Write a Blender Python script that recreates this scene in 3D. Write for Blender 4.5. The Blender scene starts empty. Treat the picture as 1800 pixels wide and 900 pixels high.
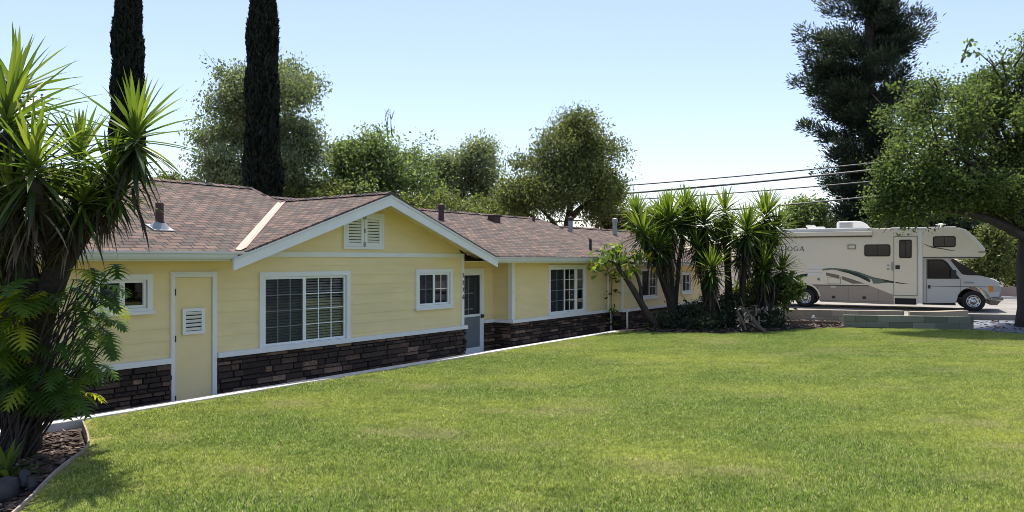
import bpy, bmesh, math, random
import numpy as np
from mathutils import Vector, Matrix

R = math.radians
S = bpy.context.scene
COL = S.collection
random.seed(7)

# ------------------------------------------------------------------ camera, sky, sun, exposure
cd = bpy.data.cameras.new('camera'); cam = bpy.data.objects.new('camera', cd); COL.objects.link(cam)
cam.location = (0, 0, 2.0); cam.rotation_euler = (R(90), 0, 0)
cd.sensor_width = 36; cd.lens = 26.0; cd.shift_y = 7 / 1800; cd.clip_start = 0.05; cd.clip_end = 2000
S.camera = cam

SUN_EL, SUN_AZ = 72.5, -5.0
w = bpy.data.worlds.new('World'); S.world = w; w.use_nodes = True
nt = w.node_tree
for n in list(nt.nodes): nt.nodes.remove(n)
sky = nt.nodes.new('ShaderNodeTexSky'); sky.sky_type = 'NISHITA'; sky.sun_disc = False
sky.sun_elevation = R(SUN_EL); sky.sun_rotation = R(SUN_AZ)
sky.air_density = 1.0; sky.dust_density = 1.1; sky.ozone_density = 2.6; sky.altitude = 100
bg = nt.nodes.new('ShaderNodeBackground'); bg.inputs['Strength'].default_value = 0.15
wo = nt.nodes.new('ShaderNodeOutputWorld')
tint = nt.nodes.new('ShaderNodeMix'); tint.data_type = 'RGBA'; tint.blend_type = 'MULTIPLY'; tint.inputs[0].default_value = 1.0
tint.inputs['B'].default_value = (1.09, 0.975, 0.95, 1)   # the hazy lavender cast of the summer sky
nt.links.new(sky.outputs[0], tint.inputs['A']); nt.links.new(tint.outputs['Result'], bg.inputs[0]); nt.links.new(bg.outputs[0], wo.inputs[0])
sd = bpy.data.lights.new('sun', 'SUN'); sd.energy = 4.4; sd.angle = R(0.53); sd.color = (1.0, 0.95, 0.87)
so = bpy.data.objects.new('sun', sd); COL.objects.link(so)
D = Vector((math.cos(R(SUN_EL)) * math.sin(R(SUN_AZ)), math.cos(R(SUN_EL)) * math.cos(R(SUN_AZ)), math.sin(R(SUN_EL))))
so.rotation_euler = D.to_track_quat('Z', 'Y').to_euler(); so.location = D * 60
S.view_settings.view_transform = 'Standard'; S.view_settings.look = 'None'
S.view_settings.gamma = 1; S.view_settings.use_curve_mapping = False
S.view_settings.exposure = 0.62
S.cycles.max_bounces = 8; S.cycles.transparent_max_bounces = 16
S.cycles.use_denoising = True; S.cycles.filter_width = 0.9; S.cycles.sample_clamp_indirect = 3.0

# ------------------------------------------------------------------ geometry of the lens: pixel of the 1800x900 frame + depth -> point
F, CX, HY, CZ = 1300.0, 900.0, 457.0, 2.0
def at(x, y, d): return Vector(((x - CX) / F * d, d, CZ - (y - HY) / F * d))

# ------------------------------------------------------------------ object helpers
def tag(o, label=None, cat=None, group=None, kind=None):
    if label: o['label'] = label
    if cat: o['category'] = cat
    if group: o['group'] = group
    if kind: o['kind'] = kind
    return o
def empty(name, loc=(0, 0, 0), rz=0.0):
    o = bpy.data.objects.new(name, None); COL.objects.link(o)
    o.location = loc; o.rotation_euler = (0, 0, rz); o.empty_display_size = .2
    return o
def copy_tree(o, parent=None):
    c = o.copy(); COL.objects.link(c); c.parent = parent
    for ch in [x for x in bpy.data.objects if x.parent == o]: copy_tree(ch, c)
    return c

class MB:
    """collects faces for ONE mesh"""
    def __init__(s): s.v = []; s.f = []; s.mi = []; s.uv = {}; s.r = {}
    def add(s, vs, fs, m=0, rnd=None):
        o = len(s.v); s.v += [tuple(p) for p in vs]
        for f in fs: s.f.append(tuple(i + o for i in f)); s.mi.append(m)
        if rnd is not None:
            for i in range(len(vs)): s.r[o + i] = rnd
        return o
    def quad(s, a, b, c, d, m=0, rnd=None): s.add([a, b, c, d], [(0, 1, 2, 3)], m, rnd)
    def box(s, x0, x1, y0, y1, z0, z1, m=0, rnd=None):
        v = [(x0, y0, z0), (x1, y0, z0), (x1, y1, z0), (x0, y1, z0), (x0, y0, z1), (x1, y0, z1), (x1, y1, z1), (x0, y1, z1)]
        s.add(v, [(0, 3, 2, 1), (4, 5, 6, 7), (0, 1, 5, 4), (1, 2, 6, 5), (2, 3, 7, 6), (3, 0, 4, 7)], m, rnd)
    def obox(s, c, ax, ay, az, m=0, rnd=None):
        """box by centre and three half-axis vectors"""
        c = Vector(c); v = []
        for k in (-1, 1):
            for (i, j) in ((-1, -1), (1, -1), (1, 1), (-1, 1)): v.append(c + i * ax + j * ay + k * az)
        s.add(v, [(0, 3, 2, 1), (4, 5, 6, 7), (0, 1, 5, 4), (1, 2, 6, 5), (2, 3, 7, 6), (3, 0, 4, 7)], m, rnd)
    def prism(s, pts, d, m=0):
        """polygon pts (3-D list) extruded by vector d"""
        n = len(pts); d = Vector(d); v = [Vector(p) for p in pts] + [Vector(p) + d for p in pts]
        s.add(v, [tuple(range(n - 1, -1, -1)), tuple(range(n, 2 * n))] + [(i, (i + 1) % n, n + (i + 1) % n, n + i) for i in range(n)], m)
    def tube(s, pts, rad, k=8, m=0, cap=True, rnd=None):
        pts = [Vector(p) for p in pts]; n = len(pts)
        if not hasattr(rad, '__len__'): rad = [rad] * n
        ref = None; rings = []
        for i in range(n):
            t = (pts[min(i + 1, n - 1)] - pts[max(i - 1, 0)])
            if t.length < 1e-6: t = Vector((0, 0, 1))
            t.normalize()
            if ref is None:
                ref = t.orthogonal().normalized()
            else:
                ref = ref - t * ref.dot(t)
                ref = ref.normalized() if ref.length > 1e-6 else t.orthogonal().normalized()
            b = t.cross(ref)
            rings.append([pts[i] + (ref * math.cos(2 * math.pi * j / k) + b * math.sin(2 * math.pi * j / k)) * rad[i] for j in range(k)])
        v = [p for r_ in rings for p in r_]; f = []
        for i in range(n - 1):
            for j in range(k):
                f.append((i * k + j, i * k + (j + 1) % k, (i + 1) * k + (j + 1) % k, (i + 1) * k + j))
        if cap: f += [tuple(range(k - 1, -1, -1)), tuple(range((n - 1) * k, n * k))]
        s.add(v, f, m, rnd)
    def lathe(s, prof, c=(0, 0, 0), axis='z', k=24, m=0):
        """prof: (radius, height) pairs"""
        v = []; n = len(prof); c = Vector(c)
        for r_, h in prof:
            for j in range(k):
                a = 2 * math.pi * j / k; p = (r_ * math.cos(a), r_ * math.sin(a), h)
                if axis == 'y': p = (p[0], p[2], p[1])
                if axis == 'x': p = (p[2], p[0], p[1])
                v.append(c + Vector(p))
        f = [(i * k + j, i * k + (j + 1) % k, (i + 1) * k + (j + 1) % k, (i + 1) * k + j) for i in range(n - 1) for j in range(k)]
        s.add(v, f, m)
    def build(s, name, mats, parent=None, smooth=False, loc=None, bevel=0, seg=2, fixn=True):
        me = bpy.data.meshes.new(name); me.from_pydata([tuple(p) for p in s.v], [], s.f)
        if not isinstance(mats, (list, tuple)): mats = [mats]
        for m_ in mats: me.materials.append(m_)
        if len(mats) > 1: me.polygons.foreach_set('material_index', s.mi)
        if s.r:
            a = me.attributes.new('rnd', 'FLOAT', 'POINT')
            a.data.foreach_set('value', [s.r.get(i, .5) for i in range(len(s.v))])
        if fixn:
            bm = bmesh.new(); bm.from_mesh(me); bmesh.ops.recalc_face_normals(bm, faces=bm.faces); bm.to_mesh(me); bm.free()
        if smooth:
            me.polygons.foreach_set('use_smooth', [True] * len(me.polygons))
        me.update()
        o = bpy.data.objects.new(name, me); COL.objects.link(o)
        if parent is not None: o.parent = parent
        if loc is not None: o.location = loc
        if bevel:
            b = o.modifiers.new('bevel', 'BEVEL'); b.width = bevel; b.segments = seg; b.limit_method = 'ANGLE'; b.angle_limit = R(35); b.harden_normals = False
        return o

def np_mesh(name, V, Q, mats, parent=None, rnd=None, smooth=False):
    """fast mesh: V (n,3) array, Q (m,4) or (m,3) array of indices"""
    me = bpy.data.meshes.new(name); n, m, k = len(V), len(Q), Q.shape[1]
    me.vertices.add(n); me.vertices.foreach_set('co', V.astype(np.float32).ravel())
    me.loops.add(m * k); me.loops.foreach_set('vertex_index', Q.astype(np.int32).ravel())
    me.polygons.add(m); me.polygons.foreach_set('loop_start', np.arange(0, m * k, k, dtype=np.int32))
    me.update(calc_edges=True)
    if smooth: me.polygons.foreach_set('use_smooth', np.ones(m, dtype=bool))
    if rnd is not None:
        a = me.attributes.new('rnd', 'FLOAT', 'POINT'); a.data.foreach_set('value', rnd.astype(np.float32))
    for m_ in (mats if isinstance(mats, (list, tuple)) else [mats]): me.materials.append(m_)
    me.validate()
    o = bpy.data.objects.new(name, me); COL.objects.link(o)
    if parent is not None: o.parent = parent
    return o

# ------------------------------------------------------------------ materials
def base(name):
    m = bpy.data.materials.new(name); m.use_nodes = True; t = m.node_tree
    return m, t, t.nodes['Principled BSDF'], t.nodes, t.links
def mat(name, col, rough=.6, var=0.0, scale=4, bump=0.0, bscale=60, metal=0.0, spec=.5, stretch=None, var2=None):
    m, t, p, N, L = base(name)
    p.inputs['Base Color'].default_value = (*col, 1); p.inputs['Roughness'].default_value = rough
    p.inputs['Metallic'].default_value = metal; p.inputs['Specular IOR Level'].default_value = spec
    if var or bump:
        tc = N.new('ShaderNodeTexCoord'); mp = N.new('ShaderNodeMapping'); L.new(tc.outputs['Object'], mp.inputs[0])
        if stretch: mp.inputs['Scale'].default_value = stretch
    if var:
        nz = N.new('ShaderNodeTexNoise'); nz.inputs['Scale'].default_value = scale; nz.inputs['Detail'].default_value = 6; nz.inputs['Roughness'].default_value = .65
        L.new(mp.outputs[0], nz.inputs['Vector'])
        cr = N.new('ShaderNodeValToRGB'); e = cr.color_ramp.elements
        e[0].position = .3; e[1].position = .72
        lo = var2 if var2 else tuple(c * (1 - var) for c in col)
        e[0].color = (*lo, 1); e[1].color = (*[min(1, c * (1 + var * .6)) for c in col], 1)
        L.new(nz.outputs[0], cr.inputs[0]); L.new(cr.outputs[0], p.inputs['Base Color'])
    if bump:
        n2 = N.new('ShaderNodeTexNoise'); n2.inputs['Scale'].default_value = bscale; n2.inputs['Detail'].default_value = 5
        L.new(mp.outputs[0], n2.inputs['Vector'])
        b = N.new('ShaderNodeBump'); b.inputs['Strength'].default_value = bump; b.inputs['Distance'].default_value = .02
        L.new(n2.outputs[0], b.inputs['Height']); L.new(b.outputs[0], p.inputs['Normal'])
    return m
def leafmat(name, cols, trans=.35, rough=.5, tcol=None, spec=.35):
    """cols: list of (pos, colour) ramp over each leaf's own random value"""
    m, t, p, N, L = base(name)
    at_ = N.new('ShaderNodeAttribute'); at_.attribute_name = 'rnd'
    cr = N.new('ShaderNodeValToRGB'); e = cr.color_ramp.elements
    while len(e) < len(cols): e.new(.5)
    for i, (q, c) in enumerate(cols): e[i].position = q; e[i].color = (*c, 1)
    L.new(at_.outputs['Fac'], cr.inputs[0]); L.new(cr.outputs[0], p.inputs['Base Color'])
    p.inputs['Roughness'].default_value = rough; p.inputs['Specular IOR Level'].default_value = spec
    tr = N.new('ShaderNodeBsdfTranslucent'); mx = N.new('ShaderNodeMixShader'); mx.inputs[0].default_value = trans
    mul = N.new('ShaderNodeMix'); mul.data_type = 'RGBA'; mul.blend_type = 'MULTIPLY'; mul.inputs[0].default_value = 1
    mul.inputs['B'].default_value = (*(tcol or (1.7, 1.7, .7)), 1)
    L.new(cr.outputs[0], mul.inputs['A']); L.new(mul.outputs['Result'], tr.inputs[0])
    L.new(p.outputs[0], mx.inputs[1]); L.new(tr.outputs[0], mx.inputs[2])
    L.new(mx.outputs[0], N['Material Output'].inputs[0])
    return m
def glassmat(name, tint=(.80, .84, .83)):
    m, t, p, N, L = base(name); N.remove(p)
    tr = N.new('ShaderNodeBsdfTransparent'); tr.inputs[0].default_value = (*tint, 1)
    gl = N.new('ShaderNodeBsdfGlossy'); gl.inputs['Roughness'].default_value = .015
    fr = N.new('ShaderNodeFresnel'); fr.inputs[0].default_value = 1.5
    ad = N.new('ShaderNodeMath'); ad.operation = 'MULTIPLY'; ad.inputs[1].default_value = 1.6; ad.use_clamp = True
    L.new(fr.outputs[0], ad.inputs[0])
    mx = N.new('ShaderNodeMixShader'); L.new(ad.outputs[0], mx.inputs[0]); L.new(tr.outputs[0], mx.inputs[1]); L.new(gl.outputs[0], mx.inputs[2])
    L.new(mx.outputs[0], N['Material Output'].inputs[0]); return m
def stonemat():
    m, t, p, N, L = base('ledge stone')
    a = N.new('ShaderNodeAttribute'); a.attribute_name = 'rnd'
    cr = N.new('ShaderNodeValToRGB'); e = cr.color_ramp.elements
    for _ in range(3): e.new(.5)
    for i, (q, c) in enumerate([(0, (0.025, 0.015, 0.011)), (0.35, (0.056, 0.034, 0.024)), (0.6, (0.09, 0.053, 0.035)), (0.85, (0.156, 0.091, 0.059)), (1, (0.275, 0.169, 0.11))]): e[i].position = q; e[i].color = (*c, 1)
    tc = N.new('ShaderNodeTexCoord'); nz = N.new('ShaderNodeTexNoise'); nz.inputs['Scale'].default_value = 22; nz.inputs['Detail'].default_value = 7
    L.new(tc.outputs['Object'], nz.inputs['Vector'])
    md = N.new('ShaderNodeMath'); md.operation = 'MULTIPLY_ADD'; md.inputs[1].default_value = .7; md.inputs[2].default_value = -.35
    L.new(nz.outputs[0], md.inputs[0]); ad = N.new('ShaderNodeMath'); ad.operation = 'ADD'; L.new(md.outputs[0], ad.inputs[0]); L.new(a.outputs['Fac'], ad.inputs[1])
    L.new(ad.outputs[0], cr.inputs[0]); L.new(cr.outputs[0], p.inputs['Base Color']); p.inputs['Roughness'].default_value = .85
    b = N.new('ShaderNodeBump'); b.inputs['Strength'].default_value = .8; b.inputs['Distance'].default_value = .02
    L.new(nz.outputs[0], b.inputs['Height']); L.new(b.outputs[0], p.inputs['Normal']); return m
def brickmat(name, pal, bw, rh, mortar=.004, mcol=(.03, .028, .028), bump=.5, off=.5, rough=.9, var=.25, uv=True, scale=1.0):
    """running-bond pattern in metres (UV or object coordinates), random palette colour per unit"""
    m, t, p, N, L = base(name)
    tc = N.new('ShaderNodeTexCoord'); src = tc.outputs['UV' if uv else 'Object']
    br = N.new('ShaderNodeTexBrick'); br.offset = off; br.squash = 1
    br.inputs['Color1'].default_value = (0, 0, 0, 1); br.inputs['Color2'].default_value = (1, 1, 1, 1); br.inputs['Mortar'].default_value = (.5, .5, .5, 1)
    br.inputs['Scale'].default_value = scale; br.inputs['Mortar Size'].default_value = mortar; br.inputs['Brick Width'].default_value = bw; br.inputs['Row Height'].default_value = rh
    L.new(src, br.inputs['Vector'])
    cr = N.new('ShaderNodeValToRGB'); e = cr.color_ramp.elements; cr.color_ramp.interpolation = 'LINEAR'
    while len(e) < len(pal): e.new(.5)
    for i, c in enumerate(pal): e[i].position = i / (len(pal) - 1); e[i].color = (*c, 1)
    L.new(br.outputs['Color'], cr.inputs[0])
    nz = N.new('ShaderNodeTexNoise'); nz.inputs['Scale'].default_value = 1.3; nz.inputs['Detail'].default_value = 8; nz.inputs['Roughness'].default_value = .7
    L.new(src, nz.inputs['Vector'])
    mr = N.new('ShaderNodeMapRange'); mr.inputs['From Min'].default_value = .3; mr.inputs['From Max'].default_value = .7; mr.inputs['To Min'].default_value = 1 - var; mr.inputs['To Max'].default_value = 1 + var
    L.new(nz.outputs[0], mr.inputs[0])
    mu = N.new('ShaderNodeMix'); mu.data_type = 'RGBA'; mu.blend_type = 'MULTIPLY'; mu.inputs[0].default_value = 1
    L.new(cr.outputs[0], mu.inputs['A']); L.new(mr.outputs[0], mu.inputs['B'])
    mo = N.new('ShaderNodeMix'); mo.data_type = 'RGBA'; mo.inputs['B'].default_value = (*mcol, 1)
    L.new(br.outputs['Fac'], mo.inputs[0]); L.new(mu.outputs['Result'], mo.inputs['A']); L.new(mo.outputs['Result'], p.inputs['Base Color'])
    p.inputs['Roughness'].default_value = rough; p.inputs['Specular IOR Level'].default_value = .25
    n2 = N.new('ShaderNodeTexNoise'); n2.inputs['Scale'].default_value = 90; L.new(src, n2.inputs['Vector'])
    h = N.new('ShaderNodeMath'); h.operation = 'MULTIPLY_ADD'; h.inputs[1].default_value = -1.0; L.new(br.outputs['Fac'], h.inputs[0]); L.new(n2.outputs[0], h.inputs[2])
    h2 = N.new('ShaderNodeMath'); h2.operation = 'MULTIPLY_ADD'; h2.inputs[1].default_value = .7; L.new(br.outputs['Color'], h2.inputs[0]); L.new(h.outputs[0], h2.inputs[2])
    b = N.new('ShaderNodeBump'); b.inputs['Strength'].default_value = bump; b.inputs['Distance'].default_value = .012
    L.new(h2.outputs[0], b.inputs['Height']); L.new(b.outputs[0], p.inputs['Normal'])
    return m

M = {}
M['siding'] = mat('yellow painted siding', (.85, .69, .37), .55, .09, .9, .15, 40, stretch=(1, 1, 5))
M['soffit'] = mat('yellow painted boards', (.82, .68, .38), .6, .10, 2)
M['white'] = mat('white trim paint', (.80, .80, .79), .5, .05, 3)
M['vinyl'] = mat('white vinyl', (.82, .83, .82), .4)
M['gutter'] = mat('pale grey gutter metal', (.66, .67, .66), .4, .06, 3)
M['door'] = mat('yellow door paint', (.85, .68, .365), .45, .07, 1.5)
M['stone'] = stonemat()
M['shingle'] = brickmat('asphalt shingles', [(.085, .068, .056), (.16, .112, .090), (.112, .097, .082), (.225, .148, .115), (.135, .104, .084), (.085, .079, .068), (.19, .128, .100), (.125, .094, .076)], .22, .14, .010, (.028, .023, .023), 1.0)
M['cap'] = brickmat('ridge cap shingles', [(.05, .04, .04), (.16, .10, .085), (.09, .08, .08), (.22, .14, .115)], .2, .4, .012, (.015, .015, .015), .8)
M['flash'] = mat('copper toned valley metal', (.60, .385, .285), .5, .08, 2)
M['lead'] = mat('galvanised steel', (.33, .34, .35), .5, .1, 5, metal=.4)
M['pipe_red'] = mat('brown painted vent pipe', (.055, .022, .02), .6, .2, 6)
M['dark'] = mat('dark metal', (.02, .02, .022), .5)
M['black'] = mat('black rubber', (.012, .012, .013), .7)
M['glass'] = glassmat('window glass')
M['screen'] = mat('insect screen', (.030, .034, .040), .7)
M['blind'] = mat('window blind', (.80, .81, .78), .6)
M['room'] = mat('dim room surface', (.12, .11, .10), .9)
M['mesh_panel'] = mat('grey door mesh', (.15, .165, .18), .55, .08, 6)
M['concrete'] = mat('pale concrete', (.60, .58, .53), .85, .28, 3.5, .4, 60)
M['drive'] = mat('driveway concrete', (.27, .25, .22), .85, .3, .8, .3, 40)
M['soil'] = mat('earth', (.11, .085, .06), .95, .3, 3, .6, 15)
M['mulch_bed'] = mat('dark mulch bed', (.060, .042, .032), .95, .5, 9, .9, 25)
M['bark'] = mat('tree bark', (.050, .040, .034), .9, .45, 6, 1.0, 18, stretch=(1, 1, .3))
M['yucca_bark'] = mat('yucca trunk bark', (.045, .035, .028), .9, .4, 14, 1.0, 30, stretch=(1, 1, 2.5))
M['pale_bark'] = mat('weathered dead wood', (.34, .28, .22), .9, .35, 8, .9, 30)
M['digit'] = mat('bronze digits', (.10, .085, .07), .4, metal=.5)
def turfmat(name, leaf):
    """lawn colour by world position: green with yellowed and worn patches"""
    m, t, p, N, L = base(name)
    ge = N.new('ShaderNodeNewGeometry')
    def noise(sc, det, vec=None):
        n = N.new('ShaderNodeTexNoise'); n.inputs['Scale'].default_value = sc; n.inputs['Detail'].default_value = det; n.inputs['Roughness'].default_value = .6
        L.new(vec or ge.outputs['Position'], n.inputs['Vector']); return n.outputs[0]
    def ramp(src, els):
        c = N.new('ShaderNodeValToRGB'); e = c.color_ramp.elements
        while len(e) < len(els): e.new(.5)
        for i, (q, col) in enumerate(els): e[i].position = q; e[i].color = (*col, 1)
        L.new(src, c.inputs[0]); return c.outputs[0]
    def mix(f, a, b):
        x = N.new('ShaderNodeMix'); x.data_type = 'RGBA'
        if isinstance(f, float): x.inputs[0].default_value = f
        else: L.new(f, x.inputs[0])
        for s, v in (('A', a), ('B', b)):
            if isinstance(v, tuple): x.inputs[s].default_value = (*v, 1)
            else: L.new(v, x.inputs[s])
        return x.outputs['Result']
    mp = N.new('ShaderNodeMapping'); mp.inputs['Scale'].default_value = (.6, 1.0, 1); L.new(ge.outputs['Position'], mp.inputs[0])
    if leaf:
        at_ = N.new('ShaderNodeAttribute'); at_.attribute_name = 'rnd'
        own = ramp(at_.outputs['Fac'], [(0, (.036, .075, .013)), (.35, (.170, .285, .036)), (.8, (.39, .53, .086)), (.9, (.54, .52, .21)), (1, (.80, .72, .42))])
    else: own = (.07, .075, .028)
    yel = ramp(noise(.38, 4, mp.outputs[0]), [(.42, (0, 0, 0)), (.66, (1, 1, 1))])
    c1 = mix(yel, own, mix(.5, own, (.60, .60, .13)))
    dk = ramp(noise(2.2, 8, mp.outputs[0]), [(.50, (0, 0, 0)), (.68, (.6, .6, .6))])
    c2 = mix(dk, c1, mix(.6, own, (.085, .155, .026)))
    st = ramp(noise(.8, 9, mp.outputs[0]), [(.545, (0, 0, 0)), (.68, (.85, .85, .85))])
    c3 = mix(st, c2, mix(.6, own, (.54, .46, .25)))
    cl = ramp(noise(26, 3), [(.36, (.58, .58, .58)), (.62, (1.25, 1.25, 1.25))])
    x = N.new('ShaderNodeMix'); x.data_type = 'RGBA'; x.blend_type = 'MULTIPLY'; x.inputs[0].default_value = 1; L.new(c3, x.inputs['A']); L.new(cl, x.inputs['B']); c3 = x.outputs['Result']
    L.new(c3, p.inputs['Base Color']); p.inputs['Roughness'].default_value = .55 if leaf else .95; p.inputs['Specular IOR Level'].default_value = .3 if leaf else .1
    if leaf:
        tr = N.new('ShaderNodeBsdfTranslucent'); L.new(c3, tr.inputs[0]); mx = N.new('ShaderNodeMixShader'); mx.inputs[0].default_value = .45
        L.new(p.outputs[0], mx.inputs[1]); L.new(tr.outputs[0], mx.inputs[2]); L.new(mx.outputs[0], N['Material Output'].inputs[0])
    return m
M['turf'] = turfmat('turf soil', False); M['blade'] = turfmat('grass blade', True)
M['pavers'] = brickmat('grey paving tiles', [(.13, .15, .18), (.20, .22, .25), (.16, .18, .22), (.27, .28, .30)], .3, .3, .012, (.07, .07, .075), .4, .0, .8, .2, uv=False)
def rampmat(name, els, rough=.85, bump=.4, bscale=40):
    m, t, p, N, L = base(name)
    at_ = N.new('ShaderNodeAttribute'); at_.attribute_name = 'rnd'; cr = N.new('ShaderNodeValToRGB'); e = cr.color_ramp.elements
    while len(e) < len(els): e.new(.5)
    for i, (q, c) in enumerate(els): e[i].position = q; e[i].color = (*c, 1)
    tc = N.new('ShaderNodeTexCoord'); nz = N.new('ShaderNodeTexNoise'); nz.inputs['Scale'].default_value = bscale; nz.inputs['Detail'].default_value = 6; L.new(tc.outputs['Object'], nz.inputs['Vector'])
    ma = N.new('ShaderNodeMath'); ma.operation = 'MULTIPLY_ADD'; ma.inputs[1].default_value = .5; L.new(nz.outputs[0], ma.inputs[0])
    m2 = N.new('ShaderNodeMath'); m2.operation = 'ADD'; m2.inputs[1].default_value = -.25; L.new(at_.outputs['Fac'], m2.inputs[0]); L.new(m2.outputs[0], ma.inputs[2])
    L.new(ma.outputs[0], cr.inputs[0]); L.new(cr.outputs[0], p.inputs['Base Color']); p.inputs['Roughness'].default_value = rough
    b = N.new('ShaderNodeBump'); b.inputs['Strength'].default_value = bump; b.inputs['Distance'].default_value = .02; L.new(nz.outputs[0], b.inputs['Height']); L.new(b.outputs[0], p.inputs['Normal'])
    return m
M['green_block'] = rampmat('weathered green grey block', [(0, (.135, .140, .105)), (.5, (.18, .185, .14)), (1, (.24, .245, .19))])
M['tan_block'] = rampmat('tan concrete block', [(0, (.33, .27, .19)), (.5, (.43, .355, .25)), (1, (.52, .43, .31))])
M['chips'] = rampmat('bark chips', [(0, (.025, .016, .012)), (.5, (.065, .040, .028)), (.85, (.14, .09, .066)), (1, (.30, .22, .18))])
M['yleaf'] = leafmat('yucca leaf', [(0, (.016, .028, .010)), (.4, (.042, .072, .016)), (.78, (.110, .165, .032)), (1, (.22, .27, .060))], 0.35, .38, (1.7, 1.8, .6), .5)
M['ydead'] = leafmat('dry yucca leaf', [(0, (.028, .021, .014)), (.5, (.075, .056, .037)), (.85, (.16, .125, .085)), (1, (.34, .29, .21))], .15, .7, (1.3, 1.1, .8))
M['philo'] = leafmat('split leaf foliage', [(0, (.022, .055, .012)), (.5, (.060, .125, .020)), (.85, (.14, .22, .03)), (1, (.34, .36, .03))], 0.45, .5, (1.8, 1.8, .5), .2)
M['plume'] = leafmat('broad pale leaf', [(0, (0.07, 0.119, 0.028)), (0.6, (0.14, 0.21, 0.042)), (0.93, (0.238, 0.28, 0.056)), (1, (0.49, 0.364, 0.042))], 0.45, .45)
M['euc'] = leafmat('grey green leaf', [(0, (0.106, 0.131, 0.077)), (0.5, (0.188, 0.222, 0.125)), (1, (0.35, 0.375, 0.213))], 0.5, .5, (1.4, 1.5, .9))
M['mid'] = leafmat('mid green leaf', [(0, (0.081, 0.119, 0.053)), (0.5, (0.163, 0.213, 0.085)), (1, (0.3, 0.35, 0.138))], 0.5, .5, (1.4, 1.5, .85))
M['olive'] = leafmat('olive green leaf', [(0, (0.069, 0.088, 0.033)), (0.5, (0.144, 0.168, 0.057)), (1, (0.275, 0.3, 0.103))], 0.45, .5, (1.4, 1.5, .85))
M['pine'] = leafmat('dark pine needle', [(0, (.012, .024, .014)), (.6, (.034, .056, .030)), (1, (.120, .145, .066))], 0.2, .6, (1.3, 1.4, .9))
M['cyp'] = leafmat('cypress spray', [(0, (.006, .010, .006)), (.7, (.014, .022, .011)), (1, (.028, .040, .018))], .06, .7, (1.2, 1.3, .8))
M['maple'] = leafmat('bright broad leaf', [(0, (.050, .078, .026)), (.5, (.115, .160, .054)), (1, (.24, .285, .105))], 0.5, .6, (1.4, 1.5, .9), .15)
M['orange'] = leafmat('orange flowered leaf', [(0, (.04, .06, .02)), (.6, (.09, .09, .03)), (.85, (.22, .09, .03)), (1, (.40, .12, .04))], .3, .5)
M['fallen'] = rampmat('flaking dead trunk', [(0, (.05, .04, .03)), (.5, (.12, .095, .07)), (.8, (.26, .21, .16)), (1, (.42, .36, .28))])
# ------------------------------------------------------------------ ground
def slab(name, poly, z, depth, m, label=None, cat=None, kind='structure', sub=0):
    mb = MB(); mb.prism([(x, y, z - depth) for x, y in poly], (0, 0, depth))
    o = mb.build(name, m); return tag(o, label, cat, None, kind)
g = MB(); g.quad((-500, -300, -.5), (500, -300, -.5), (500, 900, -.5), (-500, 900, -.5)); tag(g.build('ground', M['soil']), 'dry brown earth all around the house', 'ground', kind='structure')

# house frame: x = along the facade, y = into the house
TH = math.atan2(950, F); HO = Vector((-5.045, 11.712, 0)); HR = math.pi / 2 - TH
U = Vector((math.sin(TH), math.cos(TH), 0)); V_ = Vector((-math.cos(TH), math.sin(TH), 0))
def H(a, b, z=0): return HO + U * a + V_ * b + Vector((0, 0, z))
def xy(v): return (v.x, v.y)

house = empty('house', HO, HR)
tag(house, 'long single storey yellow ranch house with dark stone base and brown shingle roof', 'house')

# --- siding
def lap_wall(mb, f, s0, s1, z0, z1, holes=(), pitch=.19, top=None):
    """lap boards on the surface f(s, z, out); holes = (s0, s1, z0, z1); top(s) clips to a gable"""
    ss = sorted({s0, s1} | {h[0] for h in holes} | {h[1] for h in holes})
    zs = {z0, z1} | {h[2] for h in holes} | {h[3] for h in holes}
    k = math.floor(z0 / pitch)
    while k * pitch < z1:
        if k * pitch > z0: zs.add(round(k * pitch, 4))
        k += 1
    zs = sorted(z for z in zs if z0 <= z <= z1)
    off = lambda z, up: .011 * (1 - ((z / pitch) % 1 if up else (1 if abs((z / pitch) % 1) < 1e-4 or abs((z / pitch) % 1 - 1) < 1e-4 else (z / pitch) % 1)))
    for i in range(len(ss) - 1):
        a, b = ss[i], ss[i + 1]
        if a < s0 - 1e-6 or b > s1 + 1e-6: continue
        for j in range(len(zs) - 1):
            c, d = zs[j], zs[j + 1]; am, zm = (a + b) / 2, (c + d) / 2
            if any(h[0] < am < h[1] and h[2] < zm < h[3] for h in holes): continue
            fr = (c / pitch) % 1; fr = 0 if fr > .9999 else fr
            o0 = .011 * (1 - fr); fr1 = fr + (d - c) / pitch; o1 = .011 * (1 - min(1, fr1))
            mb.quad(f(a, c, o0), f(b, c, o0), f(b, d, o1), f(a, d, o1))
            if fr == 0: mb.quad(f(a, c, 0), f(b, c, 0), f(b, c, o0), f(a, c, o0))
front = lambda b0: (lambda s, z, o: (s, b0 - o, z))

BZ = .41     # top of the stone
WT = 2.06
holes1 = [(-1.50, -.73, 1.26, 1.73), (-.33, .31, -.35, 1.73), (1.26, 3.14, .47, 1.72), (5.10, 6.17, .99, 1.74)]
wl = MB(); lap_wall(wl, front(0), -9, 6.62, BZ, WT, holes1)
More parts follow.
